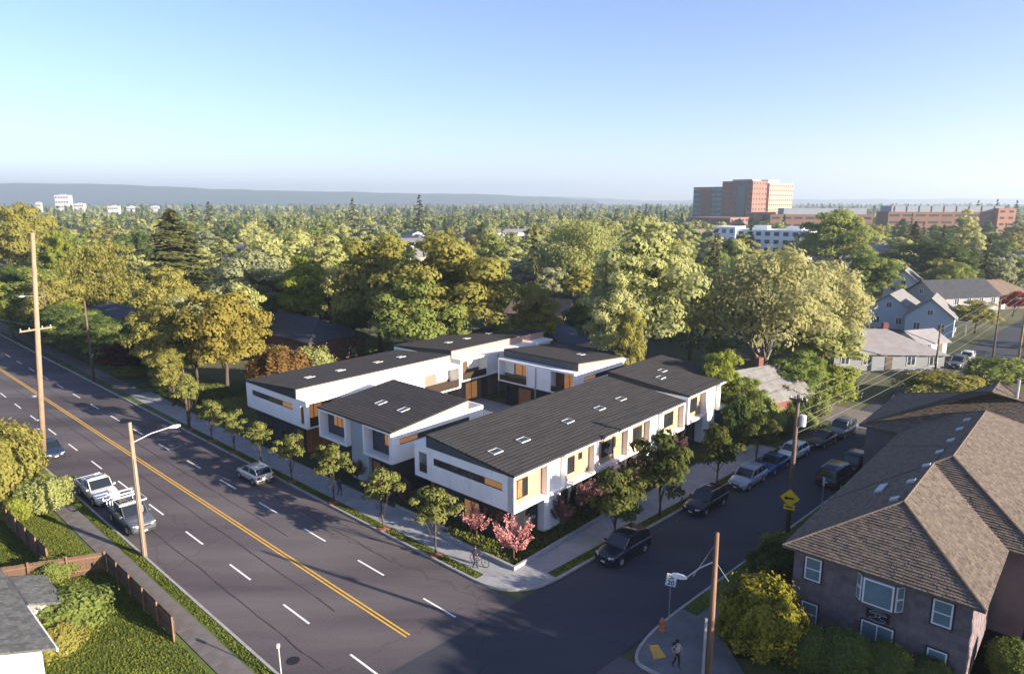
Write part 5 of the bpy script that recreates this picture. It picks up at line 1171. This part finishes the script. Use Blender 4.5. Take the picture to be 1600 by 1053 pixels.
for (k, d, n, a, pm, lab) in (
 ('suv', 37.3, 27.05, A2b, navy, 'dark navy sport utility car parked first from the rounded corner by the verge'),
 ('wagon', 48.6, 27.05, A2b, black_, 'black wagon with roof rails parked alone by the verge between two street trees'),
 ('wagon', 55.7, 27.0, A2b, silver_, 'silver wagon parked in front of the blue car'),
 ('sedan', 60.6, 27.0, A2b, blue_, 'blue saloon parked between the silver wagon and a white car'),
 ('hatch', 65.0, 27.0, A2b, whitep, 'white hatchback parked behind the blue saloon'),
 ('sedan', 71.0, 26.6, A2b, black_, 'black saloon parked before the cross street'),
 ('suv', 75.6, 26.3, A2b, slatep, 'slate grey car parked right at the cross street'),
 ('van', 61.8, 21.55, A2, dblue, 'dark blue van parked on the shingled house side next to the sign'),
 ('suv', 67.0, 21.5, A2, navy, 'dark car with a grey shining roof parked between van and hedge'),
 ('sedan', 72.2, 21.5, A2, black_, 'black saloon parked by the dark hedge'),
 ('suv', 94.0, 25.6, A2b, navy, 'dark car driving down beyond the cross street'),
 ('van', 99.6, 25.9, A2b, whitep, 'white van parked beyond the cross street'),
 ('suv', 121.0, 26.0, A2b, slatep, 'grey car parked far up the side street'),
 ('hatch', 127.0, 26.2, A2b, whitep, 'white hatchback parked farthest up the side street'),
 ('sedan', 118.0, 31.2, A2 + 1.3, whitep, 'white saloon in the drive of the long grey roofed house')):
    x, y = P2(d, n); car(k, x, y, a + R(random.uniform(-1.5, 1.5)), pm, lab, 'cars parked along the side street')
for (k, d, n, a, pm, lab, rk, grp) in (
 ('hatch', 57.3, 27.95, A1, cream_, 'pearl white hatchback parked at the kerb of the new houses on the main road', False, None),
 ('pickup', 63.6, 16.95, A1b, whitep, 'white pickup truck parked behind the pickup with the rack', False, None),
 ('pickup', 56.0, 17.0, A1b, slatep, 'dark pickup truck with an aluminium ladder rack parked by the lamp pole', True, None),
 ('sedan', 78.5, 17.1, A1b, dblue, 'dark blue saloon parked by the tall pole', False, None)):
    x, y = P1(d, n); car(k, x, y, a, pm, lab, grp, rk, cat='car' if k != 'pickup' else 'pickup')
# ------------------------------------------------------------------ people and bicycle
def figure(loc, rz, scale, pose, cloth, label, z=.14):
    """one skinned body; joints placed for the pose; front is +x"""
    t = thing('person', (loc[0], loc[1], z), rz, label, 'person', None); t.scale = (scale,) * 3
    J = dict(pel=(0, 0, .95), ch=(.02, 0, 1.2), nk=(.03, 0, 1.44), hd=(.04, 0, 1.52), tp=(.05, 0, 1.66),
             ls=(.02, .17, 1.40), le=(-.02, .23, 1.12), lw=(.06, .24, .90), rs=(.02, -.17, 1.40), re=(-.02, -.23, 1.12), rw=(.06, -.24, .90),
             lh=(0, .09, .90), lk=(.12, .10, .50), la=(.10, .10, .09), lt=(.26, .10, .04), rh=(0, -.09, .90), rk=(.02, -.10, .50), ra=(-.20, -.10, .12), rt=(-.06, -.10, .04))
    J.update(pose); rad = dict(pel=.13, ch=.14, nk=.055, hd=.075, tp=.06, ls=.065, le=.045, lw=.032, rs=.065, re=.045, rw=.032, lh=.09, lk=.06, la=.042, lt=.035, rh=.09, rk=.06, ra=.042, rt=.035)
    names = list(J); E_ = [('pel', 'ch'), ('ch', 'nk'), ('nk', 'hd'), ('hd', 'tp'), ('ch', 'ls'), ('ls', 'le'), ('le', 'lw'), ('ch', 'rs'), ('rs', 're'), ('re', 'rw'), ('pel', 'lh'), ('lh', 'lk'), ('lk', 'la'), ('la', 'lt'), ('pel', 'rh'), ('rh', 'rk'), ('rk', 'ra'), ('ra', 'rt')]
    me = bpy.data.meshes.new('body_base'); me.from_pydata([J[k] for k in names], [(names.index(a), names.index(b)) for a, b in E_], []); me.update()
    ob = bpy.data.objects.new('body_tmp', me); COL.objects.link(ob)
    ob.modifiers.new('skin', 'SKIN'); su = ob.modifiers.new('sub', 'SUBSURF'); su.levels = 1; su.render_levels = 1
    for i, k in enumerate(names): me.skin_vertices[0].data[i].radius = (rad[k], rad[k] * (1.25 if k in ('ch', 'pel') else 1)); me.skin_vertices[0].data[i].use_root = (k == 'pel')
    bpy.context.view_layer.update(); m2 = bpy.data.meshes.new_from_object(ob.evaluated_get(bpy.context.evaluated_depsgraph_get())); bpy.data.objects.remove(ob)
    top_m, leg_m, skin, shoe = cloth
    m2.materials.clear()
    for m in (top_m, leg_m, skin, shoe): m2.materials.append(m)
    wz = [Vector(J['lw']), Vector(J['rw'])]; hz_ = J['nk'][2]
    for pg in m2.polygons:
        c = pg.center; pg.use_smooth = True
        if c.z > hz_ + .03: pg.material_index = 2
        elif min((c - w_).length for w_ in wz) < .10: pg.material_index = 2
        elif c.z < .12 or min((c - Vector(J['lt'])).length, (c - Vector(J['rt'])).length) < .12: pg.material_index = 3
        elif c.z < .97 and abs(c.y) < .2: pg.material_index = 1
        else: pg.material_index = 0
    link('body', m2, t)
    hd = Vector(J['hd']) + Vector((.0, 0, .08)); hair = MB()
    for i in range(1): hair.lathe([(.098, -.02), (.105, .04), (.085, .10), (.03, .125)], (hd.x - .015, 0 + hd.y, hd.z), 12)
    hair.build('hair', mat('dark_hair', (.02, .014, .01), .7), t, True)
    MB().add([(hd.x + .085, hd.y - .015, hd.z - .04), (hd.x + .085, hd.y + .015, hd.z - .04), (hd.x + .115, hd.y, hd.z - .045), (hd.x + .085, hd.y, hd.z + .0)], [(0, 2, 3), (2, 1, 3), (0, 1, 2)]).build('nose', skin, t)
    for s_, k in ((1, 'lw'), (-1, 'rw')):
        w_ = Vector(J[k]); fm = MB(); d0 = Vector((.25, 0, -.95)).normalized()
        for q in range(4): fm.tube([w_ + d0 * .05 + Vector((.03 - q * .02, 0, 0)), w_ + d0 * (.12 + .01 * (q in (1, 2))) + Vector((.035 - q * .02, s_ * -.01, 0)), w_ + d0 * .16 + Vector((.045 - q * .02, s_ * -.03, 0))], [.010, .009, .007], 5)
        fm.tube([w_ + d0 * .04 + Vector((.03, 0, 0)), w_ + d0 * .09 + Vector((.06, s_ * -.015, 0))], [.011, .008], 5); fm.build('fingers', skin, t)
    return t
skin = mat('skin', (.36, .20, .14), .6); navyc = mat('navy_cloth', (.02, .028, .05), .9); greyc = mat('grey_shirt', (.30, .29, .27), .9); blackc = mat('black_cloth', (.015, .015, .018), .9); shoe = mat('shoe_dark', (.03, .03, .03), .8)
p = at(1056, 1046); pd = figure((p.x, p.y), R(-62), 1.0, dict(re=(-.12, -.24, 1.15), rw=(.05, -.22, .95), le=(.08, .24, 1.14), lw=(.22, .2, 1.02)), (greyc, blackc, skin, shoe), 'person in a pale shirt and dark trousers walking on the near corner pavement')
MB().obox((-.16, 0, 1.22), (.07, 0, 0), (0, .13, 0), (0, 0, .19)).build('backpack', blackc, pd)
p = at(531, 777); figure((p.x, p.y), A1 + math.pi, 1.0, {}, (mat('blue_coat', (.05, .07, .12), .9), navyc, skin, shoe), 'person in a blue coat walking along the pavement by the new houses')
p = at(742, 890); pc = (p.x, p.y)
figure(pc, A1b + .1, 1.0, dict(rk=(.1, -.1, .5), ra=(-.12, -.1, .1), rw=(.30, -.26, .98), re=(.14, -.26, 1.12)), (blackc, navyc, skin, shoe), 'person in black walking beside a bicycle on the corner pavement')
# bicycle pushed along
q = np.array(pc) + np.array([math.cos(A1b + .1 - math.pi / 2), math.sin(A1b + .1 - math.pi / 2)]) * -.42
bc = thing('bicycle', (q[0] + .05, q[1] + .05, .14), A1b + .1, 'dark bicycle wheeled along the corner pavement by a walker', 'bicycle')
fr = mat('bike_black', (.02, .02, .025), .4)
for x_ in (-.52, .52):
    w_ = MB(); w_.tube([(x_ + .33 * math.cos(a * math.pi / 10), 0, .34 + .33 * math.sin(a * math.pi / 10)) for a in range(21)], .022, 6, caps=False); wo = w_.build('wheel', tyre, bc)
    s_ = MB()
    for k in range(8): a = k * math.pi / 8; s_.tube([(x_ - .32 * math.cos(a), 0, .34 - .32 * math.sin(a)), (x_ + .32 * math.cos(a), 0, .34 + .32 * math.sin(a))], .004, 4)
    s_.build('spokes', rimm, wo)
f = MB()
for a, b in (((-.52, 0, .34), (-.05, 0, .32)), ((-.05, 0, .32), (.38, 0, .82)), ((-.05, 0, .32), (-.18, 0, .88)), ((-.18, 0, .80), (.37, 0, .84)), ((-.52, 0, .34), (-.17, 0, .78)), ((.52, 0, .34), (.36, 0, .95))): f.tube([a, b], .018, 6)
f.build('frame', fr, bc); MB().obox((-.2, 0, .93), (.13, 0, 0), (0, .06, 0), (0, 0, .025)).build('saddle', fr, bc); MB().tube([(.32, -.28, 1.0), (.38, -.12, 1.0), (.38, .12, 1.0), (.32, .28, 1.0)], .016, 6).build('handlebar', fr, bc)
MB().tube([(-.05, -.12, .2), (-.05, -.06, .32), (-.05, .06, .32), (-.05, .12, .44)], .013, 5).build('crank', rimm, bc)

# ------------------------------------------------------------------ neighbourhood houses
HW = {'white': mat('house_white', (.56, .57, .58), .8), 'blue': mat('house_blue', (.33, .40, .48), .8), 'tan': mat('house_tan', (.36, .29, .20), .8), 'brick': mat('house_brick', (.16, .060, .048), .9, var=.25, scale=3), 'grey': mat('house_grey', (.24, .25, .26), .8), 'cream': mat('house_cream', (.55, .49, .38), .8), 'brown': mat('house_brown', (.13, .095, .075), .85)}
HR = {'dark': mat('roof_charcoal', (.040, .043, .052), .9, var=.3, scale=1.2, bump=.3), 'grey': mat('roof_grey', (.17, .165, .16), .9, var=.25, scale=1.2, bump=.3), 'brown': mat('roof_brown', (.16, .115, .085), .9, var=.25, scale=1.2, bump=.3), 'blue': mat('roof_blue', (.05, .065, .10), .85, var=.2, scale=.8), 'pale': mat('roof_pale', (.24, .225, .23), .9, var=.15, scale=.8)}
hglass = mat('house_glass', (.04, .05, .065), .15, spec=.6)
def cottage(x, y, ang, L, D, ze, zr, wc, rc, label, group=None, hipd=False, chim=False, porch=False, name='house', wins=True):
    """ridge along local x; windows on every long wall and in the gables"""
    t = thing(name, (x, y, 0), ang, label, 'house', group); hx_, hy_ = L / 2, D / 2; wm, rm = HW[wc], HR[rc]
    MB().box(-hx_, hx_, -hy_, hy_, 0, ze).build('wall', wm, t); ov = .45
    if hipd:
        Pn = hip(-hx_ - ov, hx_ + ov, -hy_ - ov, hy_ + ov, ze, (zr - ze) / (hy_ + ov)); r = MB().add(Pn + [(a, b, c - .12) for a, b, c in Pn[:4]], HIPF + [(1, 7, 6, 0), (2, 8, 7, 1), (3, 9, 8, 2), (0, 6, 9, 3), (9, 8, 7, 6)]).build('roof', rm, t)
    else:
        r = gable(-hx_ - ov, hx_ + ov, -hy_ - ov, hy_ + ov, ze - .12, zr, rm, t, None)
        for s_ in (-1, 1):
            xx = s_ * (hx_ - .05); MB().add([(xx - .05, -hy_, ze - .02), (xx - .05, hy_, ze - .02), (xx - .05, 0, zr - .22), (xx + .05, -hy_, ze - .02), (xx + .05, hy_, ze - .02), (xx + .05, 0, zr - .22)], [(0, 2, 1), (3, 4, 5), (0, 3, 5, 2), (1, 2, 5, 4)]).build('gable_wall', wm, t)
            if zr - ze > 1.8: wn(t, 'x', s_ * hx_, -.45, .45, ze + .3, ze + 1.3, s_)
    if wins:
        fl = 2 if ze > 4.2 else 1
        for q in range(fl):
            z0 = 1.0 + q * 2.7; n = max(2, int(L / 3.0))
            for s_ in (-1, 1):
                for k in range(n):
                    c = -hx_ + L * (k + .5) / n
                    if q == 0 and k == n // 2 and s_ < 0: MB().box(c - .5, c + .5, -hy_ - .05, -hy_ + .02, .1, 2.2).build('door', HW['brown'] if wc != 'brown' else HW['white'], t); continue
                    wn(t, 'y', s_ * hy_, c - .55, c + .55, z0, z0 + 1.3, s_)
                m_ = max(1, int(D / 3.6))
                for k in range(m_): c = -hy_ + D * (k + .5) / m_; wn(t, 'x', s_ * hx_, c - .5, c + .5, z0, z0 + 1.3, s_)
    if chim: MB().box(hx_ * .2, hx_ * .2 + .8, .3, 1.0, ze, zr + .9).build('chimney', HW['brick'], r)
    if porch:
        MB().box(-1.6, 1.6, -hy_ - 2, -hy_, 2.5, 2.7).build('porch_roof', rm, t)
        for xx in (-1.4, 1.4): MB().box(xx - .08, xx + .08, -hy_ - 1.9, -hy_ - 1.74, 0, 2.5).build('porch_post', HW['white'], t)
    return t
def wn(t, ax, pl, a0, a1, z0, z1, s_):
    o, i = pl + s_ * .06, pl - s_ * .02; k = .07; b = MB(); L4 = ((a0 - k, a1 + k, z1, z1 + k), (a0 - k, a1 + k, z0 - k, z0), (a0 - k, a0, z0, z1), (a1, a1 + k, z0, z1), ((a0 + a1) / 2 - .03, (a0 + a1) / 2 + .03, z0, z1))
    for (p_, q_, r_, s2) in L4:
        if ax == 'y': b.box(p_, q_, i, o, r_, s2)
        else: b.box(i, o, p_, q_, r_, s2)
    w = b.build('window', wframe, t); g_ = MB(); o2 = pl + s_ * .03
    if ax == 'y': g_.box(a0, a1, i, o2, z0, z1)
    else: g_.box(i, o2, a0, a1, z0, z1)
    g_.build('pane', hglass, w)
def house_px(px, py, Y, ang, *a, **k): q_ = at_depth(px, py, Y); return cottage(q_.x, Y, ang, *a, **k)
house_px(470, 540, 112, R(-42), 22, 10, 4.2, 6.6, 'brick', 'dark', 'dark red brick building with a low blue black roof behind the long townhouse', hipd=True)
house_px(190, 490, 128, R(-42), 26, 12, 3.6, 6.0, 'grey', 'blue', 'long low building with a slate blue roof beyond the plum tree')
house_px(85, 455, 150, R(-40), 16, 10, 3.4, 5.8, 'cream', 'brown', 'cream house with a tan hipped roof by the far bend', hipd=True)
house_px(40, 440, 165, R(-40), 16, 10, 3.6, 6.4, 'white', 'grey', 'grey roofed house with white chimneys behind the tan roof', chim=True)
house_px(92, 420, 180, R(48), 14, 9, 5.0, 8.6, 'white', 'dark', 'white gabled house with a black roof behind the tan roof')
house_px(1362, 545, 106, R(-4), 16, 12, 2.7, 5.4, 'grey', 'pale', 'long grey bungalow with a pale hipped roof by the cross street', hipd=True, chim=True)
house_px(1432, 548, 112, R(20), 6, 6, 2.6, 4.2, 'white', 'pale', 'small white garage end at the pale roofed bungalow')
house_px(1455, 505, 132, R(54), 9.5, 8, 3.6, 7.2, 'blue', 'grey', 'pale blue gabled cottage with white trim facing the side street', porch=True)
house_px(1484, 480, 148, R(14), 16, 9, 5.4, 8.6, 'grey', 'dark', 'two storey grey house with a dark slate roof behind the blue cottage')
house_px(1398, 480, 140, R(50), 11, 8, 4.0, 7.0, 'blue', 'grey', 'blue grey cottage left of the pale blue gabled cottage')
house_px(1413, 455, 170, R(56), 10, 8.5, 5.0, 8.8, 'white', 'grey', 'white gabled house with a brown chimney above the cottages', chim=True)
house_px(1545, 455, 165, R(10), 15, 9, 3.6, 6.6, 'brown', 'brown', 'brown bungalow with a low hipped roof beside the red maple', hipd=True)
house_px(1568, 430, 205, R(10), 18, 9, 4.0, 6.6, 'brown', 'dark', 'dark roofed house behind the brown bungalow')
house_px(1178, 598, 78, R(30), 10, 8, 3.2, 6.0, 'brick', 'grey', 'red brick house with a grey brown roof beside the thin tree', chim=True)
house_px(885, 520, 110, R(48), 12, 8, 3.4, 5.8, 'grey', 'blue', 'house with a blue roof in the shaded lane behind the court')
house_px(850, 468, 135, R(-30), 12, 9, 3.6, 6.4, 'tan', 'brown', 'house with a tan brown roof between olive trees behind the court')
house_px(660, 360, 330, R(10), 40, 14, 7, 8.2, 'white', 'pale', 'long white flat building among trees in the middle distance')
house_px(790, 350, 380, R(20), 34, 16, 9, 10.5, 'white', 'pale', 'white office block among trees in the middle distance')
house_px(1385, 380, 240, R(20), 13, 11, 9, 11, 'tan', 'grey', 'tall tan house above the green trees', hipd=True)
# scattered roofs of the neighbourhood
rh = random.Random(21); WCS = ['white', 'cream', 'grey', 'blue', 'tan', 'brown', 'brick']; RCS = ['dark', 'grey', 'brown', 'dark', 'grey', 'pale']
HSP = []
for k in range(120):
    Y = rh.uniform(190, 520); px = rh.uniform(-40, 1640); q_ = at_depth(px, 400, Y)
    if 1100 < px < 1600 and Y > 330: continue
    if any((q_.x - a) ** 2 + (Y - b) ** 2 < 24 ** 2 for a, b in HSP): continue
    HSP.append((q_.x, Y)); wc, rc = rh.choice(WCS), rh.choice(RCS)
    cottage(q_.x, Y, rh.choice((R(48), R(-42), R(138))) + rh.uniform(-.05, .05), rh.uniform(10, 15), rh.uniform(7.5, 10), rh.choice((3.4, 5.4)), rh.uniform(6.8, 9), wc, rc, 'small %s house with a %s roof half hidden among the distant trees' % (wc, {'dark': 'charcoal', 'pale': 'pale'}.get(rc, rc)), '%s distant houses, %s roofs' % (wc, rc), hipd=rh.random() < .3, wins=Y < 330)

# ------------------------------------------------------------------ big buildings in the distance
brickl = mat('hospital_brick', (.24, .125, .095), .9, var=.12, scale=.2); stone = mat('hospital_stone', (.42, .29, .21), .85); curtain = mat('curtain_glass', (.06, .10, .12), .2, spec=.6); slabm = mat('slab_brick', (.20, .11, .078), .9, var=.1, scale=.1); pw = mat('pale_wall', (.60, .66, .70), .8); gsh = mat('screen_grey', (.26, .29, .33), .8)
def block(t, name, x0, x1, y0, y1, z0, z1, m, floors=0, cols=0, gm=hglass, faces=('y-', 'x-'), ws=.55, hs=.5):
    w = MB().box(x0, x1, y0, y1, z0, z1).build(name, m, t)
    if floors:
        fh = (z1 - z0) / floors
        for f_ in faces:
            b_ = cols if f_[0] == 'y' else max(1, int(cols * (y1 - y0) / (x1 - x0)))
            for i in range(floors):
                for j in range(b_):
                    za, zb2 = z0 + fh * (i + .5 - hs / 2), z0 + fh * (i + .5 + hs / 2)
                    if f_ == 'y-': cw = (x1 - x0) / b_; MB().box(x0 + cw * (j + .5 - ws / 2), x0 + cw * (j + .5 + ws / 2), y0 - .08, y0 + .1, za, zb2).build('window', gm, t)
                    elif f_ == 'x-': cw = (y1 - y0) / b_; MB().box(x0 - .08, x0 + .1, y0 + cw * (j + .5 - ws / 2), y0 + cw * (j + .5 + ws / 2), za, zb2).build('window', gm, t)
                    else: cw = (y1 - y0) / b_; MB().box(x1 - .1, x1 + .08, y0 + cw * (j + .5 - ws / 2), y0 + cw * (j + .5 + ws / 2), za, zb2).build('window', gm, t)
    return w
# hospital: the stone wing looks to the sun, the glazed wing to the left
q_ = at_depth(1200, 330, 600); ho = thing('hospital_tower', (q_.x, 600, 0), R(44), 'tall brick and glass hospital tower with a pale stone side above the trees', 'building')
# local x along the sunlit face, y into the building
block(ho, 'stone_wing', 0, 46, 0, 26, 0, 41, stone, 10, 12, hglass, ('y-',), .5, .42)
block(ho, 'brick_wing', -26, -.02, 2, 30, 0, 42.5, brickl, 10, 5, hglass, ('x-', 'y-'), .4, .4)
block(ho, 'glass_wing', -25.9, -2, 30.02, 58, 0, 38, curtain, 9, 5, gsh, ('x-',), .8, .3)
MB().box(-26.6, -25.95, 8, 16, 8, 39).build('glass_bay', curtain, ho); MB().box(-26.5, -25.85, 40, 50, 6, 36).build('glass_bay', brickl, ho)
MB().box(6, 26, 4, 22, 41, 44).build('plant_room', white, ho); MB().box(-20, -4, 6, 24, 42.5, 44).build('plant_room', gsh, ho)
block(ho, 'podium', -40, 30, -26, -.02, 0, 17, mat('podium_brick', (.36, .18, .12), .9, var=.1, scale=.2), 4, 9, hglass, ('y-', 'x-'), .7, .3)
block(ho, 'podium', -75, -40.02, -6, 30, 0, 13, brickl, 3, 6, hglass, ('y-', 'x-'), .6, .35)
q_ = at_depth(1480, 340, 470); sb = thing('slab_building', (q_.x, 470, 0), R(-6), 'long brown brick slab building with a grey top storey', 'building')
block(sb, 'wall', -38, 38, 0, 20, 0, 18.5, slabm, 4, 9, hglass, ('y-',), .75, .28); MB().box(-36, 36, 1, 19, 18.5, 22.5).build('top_storey', gsh, sb)
block(sb, 'end_tower', 30, 41, -4, 18, 0, 21, mat('podium_brick', (.36, .18, .12)), 5, 2, hglass, ('y-', 'x+'), .5, .3)
for k in range(9): MB().box(-34 + k * 8, -33.7 + k * 8, .7, .99, 18.6, 22.4).build('mullion', slabm, sb)
q_ = at_depth(1290, 340, 520); sb2 = thing('low_brick_wing', (q_.x, 520, 0), R(-6), 'lower brick wing with a grey roof screen between tower and slab', 'building')
block(sb2, 'wall', -40, 34, 0, 20, 0, 16, slabm, 3, 9, hglass, ('y-',), .7, .3); MB().box(-30, 30, 2, 18, 16, 20.5).build('roof_screen', gsh, sb2)
q_ = at_depth(1165, 375, 300); ap = thing('apartment_block', (q_.x, 300, 0), R(-35), 'white and pale blue apartment block of four storeys before the hospital', 'building')
block(ap, 'wall', -4, 26, 0, 14, 0, 13.4, pw, 4, 8, hglass, ('y-',), .55, .5); block(ap, 'wall', -14, -4.02, -2, 13, 0, 14.4, mat('white_render', (.70, .73, .75), .8), 4, 3, paneb, ('y-', 'x-'), .5, .5); MB().box(2, 8, 4, 9, 13.4, 15).build('stair_head', white, ap); MB().box(16, 22, 4, 9, 13.4, 14.8).build('stair_head', white, ap)
for (px, top_, w_, Y, lab) in ((95, 305, 26, 1500, 'white high block standing before the wooded hill'), (58, 312, 10, 1450, 'small pale block left of the white high block'), (122, 314, 18, 1600, 'low grey hall right of the white high block'), (175, 317, 20, 1300, 'low white block below the wooded hill'), (203, 318, 16, 1350, 'low white shed right of the low white block'), (240, 318, 14, 1500, 'pale hall farther right below the hill')):
    q_ = at_depth(px, top_, Y); ww = w_ / 1067 * Y * .75; t = thing('distant_block', (q_.x, Y, 0), R(8), lab, 'building'); block(t, 'wall', -ww / 2, ww / 2, 0, ww * .7, 0, q_.z - (6 if w_ < 25 else 0), mat('far_white', (.40, .41, .42), .8), 4 if top_ < 310 else 2, 5, hglass, ('y-',), .6, .3); MB().box(-ww * .2, ww * .2, ww * .2, ww * .5, q_.z - 8, q_.z - (4 if w_ < 25 else -2)).build('roof_plant', gsh, t)

# ------------------------------------------------------------------ the wooded suburb
keep = [(o.location.x, o.location.y) for o in COL.objects if o.parent is None and o.get('category') in ('house', 'building')]
for key, m, sd in (('a', L_GREEN, 81), ('b', L_OLIVE, 82), ('c', L_LIGHT, 83), ('d', L_DARK, 84), ('e', L_SILVER, 85)):
    proto('far_' + key, 'broad' if sd % 2 else 'oval', 14, 5.6, 4200, .42, m, sd, nb=54, nl=5)
PROTO['far_con'] = (*conifer(20, 3.6, 2400, 87, .5), 20, 3.6)
KL = {'far_a': 'mid green rounded tree in the wooded suburb', 'far_b': 'olive yellow tree in the wooded suburb', 'far_c': 'pale light green tree in the wooded suburb', 'far_d': 'dark green tree in the wooded suburb', 'far_e': 'greyish silver tree in the wooded suburb', 'far_g': 'golden brown tree in the wooded suburb', 'far_con': 'pointed dark conifer rising in the wooded suburb'}
rt = random.Random(5); spots = []; cnt = {}
def side_ok(x, y):
    d1_, n1_ = to1((x, y)); d2_, n2_ = to2((x, y)); u_, w_ = toB((x, y))
    if 11 < n1_ < 34 and d1_ > 0 or 16.5 < n2_ < 32 or 76 < d2_ < 90 and abs(n2_) < 120: return False
    if -4 < u_ < 44 and -8 < w_ < 45: return False
    if -4 < u_ < 60 and -40 < w_ < -8: return False
    return True
tries = 0
while len(spots) < 330 and tries < 9000:
    tries += 1; t_ = rt.random(); Y = 95 + 330 * t_ ** .75; px = rt.uniform(-60, 1660); q_ = at_depth(px, 400, Y); x, y = q_.x, Y
    if not side_ok(x, y) or any((x - a) ** 2 + (y - b) ** 2 < 6.8 ** 2 for a, b in keep) or any((x - a) ** 2 + (y - b) ** 2 < 6.4 ** 2 for a, b in spots): continue
    # keep the sightlines to the houses up the side street and the lane open
    if 1330 < px < 1600 and Y < 175 or 840 < px < 930 and Y < 150 or 20 < px < 250 and Y < 170 or 390 < px < 560 and Y < 125: continue
    spots.append((x, y)); r_ = rt.random()
    key = 'far_con' if r_ < .08 else rt.choice(('far_a', 'far_a', 'far_b', 'far_b', 'far_c', 'far_c', 'far_c', 'far_d', 'far_e'))
    if cnt.get(key, 0) > 290: continue
    cnt[key] = cnt.get(key, 0) + 1
    lim = 11.5 if Y > 200 else 9.5
    plant(key, x, y, rt.uniform(8.5, lim + 3.5) if key != 'far_con' else rt.uniform(13, 20), rt.uniform(4.2, 7) if key != 'far_con' else rt.uniform(2.4, 3.6), KL[key], KL[key].replace(' tree', ' trees').replace('conifer', 'conifers'))
# undergrowth between the trees: hedges, brambles and garden bushes run together
# far wood that reads as one mass
def wood(name, Y0, Y1, n, leafn, size, mats_, label, seed, conif=.12, dens=.6, hr=(8, 14)):
    rng = np.random.default_rng(seed); out = []; rn = []
    for i in range(n):
        Y = Y0 + (Y1 - Y0) * rng.random() ** dens; x = (rng.uniform(-900, 2500) - 800) / 1067 * Y
        if any(abs(x - a) < 26 and abs(Y - b) < 32 for a, b in keep_big): continue
        if Y < 430 and (not side_ok(x, Y) or any((x - a) ** 2 + (Y - b) ** 2 < 81 for a, b in keep)): continue
        con = rng.random() < conif; H = rng.uniform(*hr) * (1.35 if con else 1); r = rng.uniform(3.5, 6.5) * (.5 if con else 1)
        d = rand_dirs(leafn, rng); d[:, 2] = np.abs(d[:, 2]) * rng.choice([1, 1, 1, -.5], leafn)
        if con: tt = rng.random(leafn); P = np.stack([d[:, 0] * r * (1 - tt), d[:, 1] * r * (1 - tt), H * (.15 + .85 * tt)], 1)
        else: lump = 1 + .22 * np.sin(d[:, 0] * 5 + i) * np.sin(d[:, 1] * 5 + i * 2); P = d * np.array([r, r, H * .42]) * (lump * rng.uniform(.75, 1.05, leafn))[:, None] + np.array([0, 0, H * .56])
        nr = d + rand_dirs(leafn, rng) * .8; nr /= np.linalg.norm(nr, axis=1)[:, None]
        out.append(leaves(P + np.array([x, Y, 0]), nr, size * (1 + Y / 4000), rng, .8)); b0 = rng.random() * (.35 if con else 1) ; rn.append(np.clip(b0 * .7 + rng.random(leafn) * .3, 0, 1) * (.25 if con else 1))
    V = np.concatenate(out); return tag(link(name, quads_mesh(name, V, mats_, np.concatenate(rn))), label, 'wood', kind='stuff')
keep_big = [(o.location.x, o.location.y) for o in COL.objects if o.parent is None and o.get('category') == 'building']
L_FAR = leafmat('leaf_far', (0.070, 0.105, 0.036), (0.330, 0.335, 0.115), .3, hue=0)
L_UND = leafmat('leaf_under', (0.050, 0.080, 0.024), (0.240, 0.250, 0.070), .3, hue=0)
wood('undergrowth', 96, 425, 2600, 130, .42, L_UND, 'hedges and bushes run together between the suburb trees', 90, 0, dens=.62, hr=(2.5, 6))
wood('distant_wood', 425, 1000, 2600, 110, 1.0, L_FAR, 'mass of mixed trees covering the suburb in the distance', 91, dens=.7, hr=(8, 13))
wood('distant_wood', 1000, 3800, 3800, 50, 2.0, L_FAR, 'band of hazy trees along the far plain below the hills', 92, .3, dens=.8, hr=(9, 15))
for (px, top_, Y) in ((550, 308, 500), (655, 303, 480), (300, 318, 520), (325, 314, 540), (1420, 318, 620), (1530, 312, 600), (1560, 310, 640), (1590, 312, 600), (915, 322, 600), (1010, 318, 640)):
    q_ = at_depth(px, top_, Y); plant('far_con', q_.x, Y, q_.z, 5.0 if px > 700 else 6.5, 'tall pointed conifer breaking the skyline above the wood', 'skyline conifers', 'conifer_tree')

# ------------------------------------------------------------------ air
hz = MB().box(-9000, 9500, -120, 10500, -2, 260)
hm2 = bpy.data.materials.new('haze_air'); hm2.use_nodes = True; t = hm2.node_tree; t.nodes.remove(t.nodes['Principled BSDF']); pv = t.nodes.new('ShaderNodeVolumePrincipled')
pv.inputs['Color'].default_value = (.74, .88, 1.0, 1); pv.inputs['Density'].default_value = HAZE; pv.inputs['Anisotropy'].default_value = .3
t.links.new(pv.outputs[0], t.nodes['Material Output'].inputs['Volume'])
tag(hz.build('haze', hm2), 'thin blue haze in the air over the suburb', 'haze', kind='stuff')
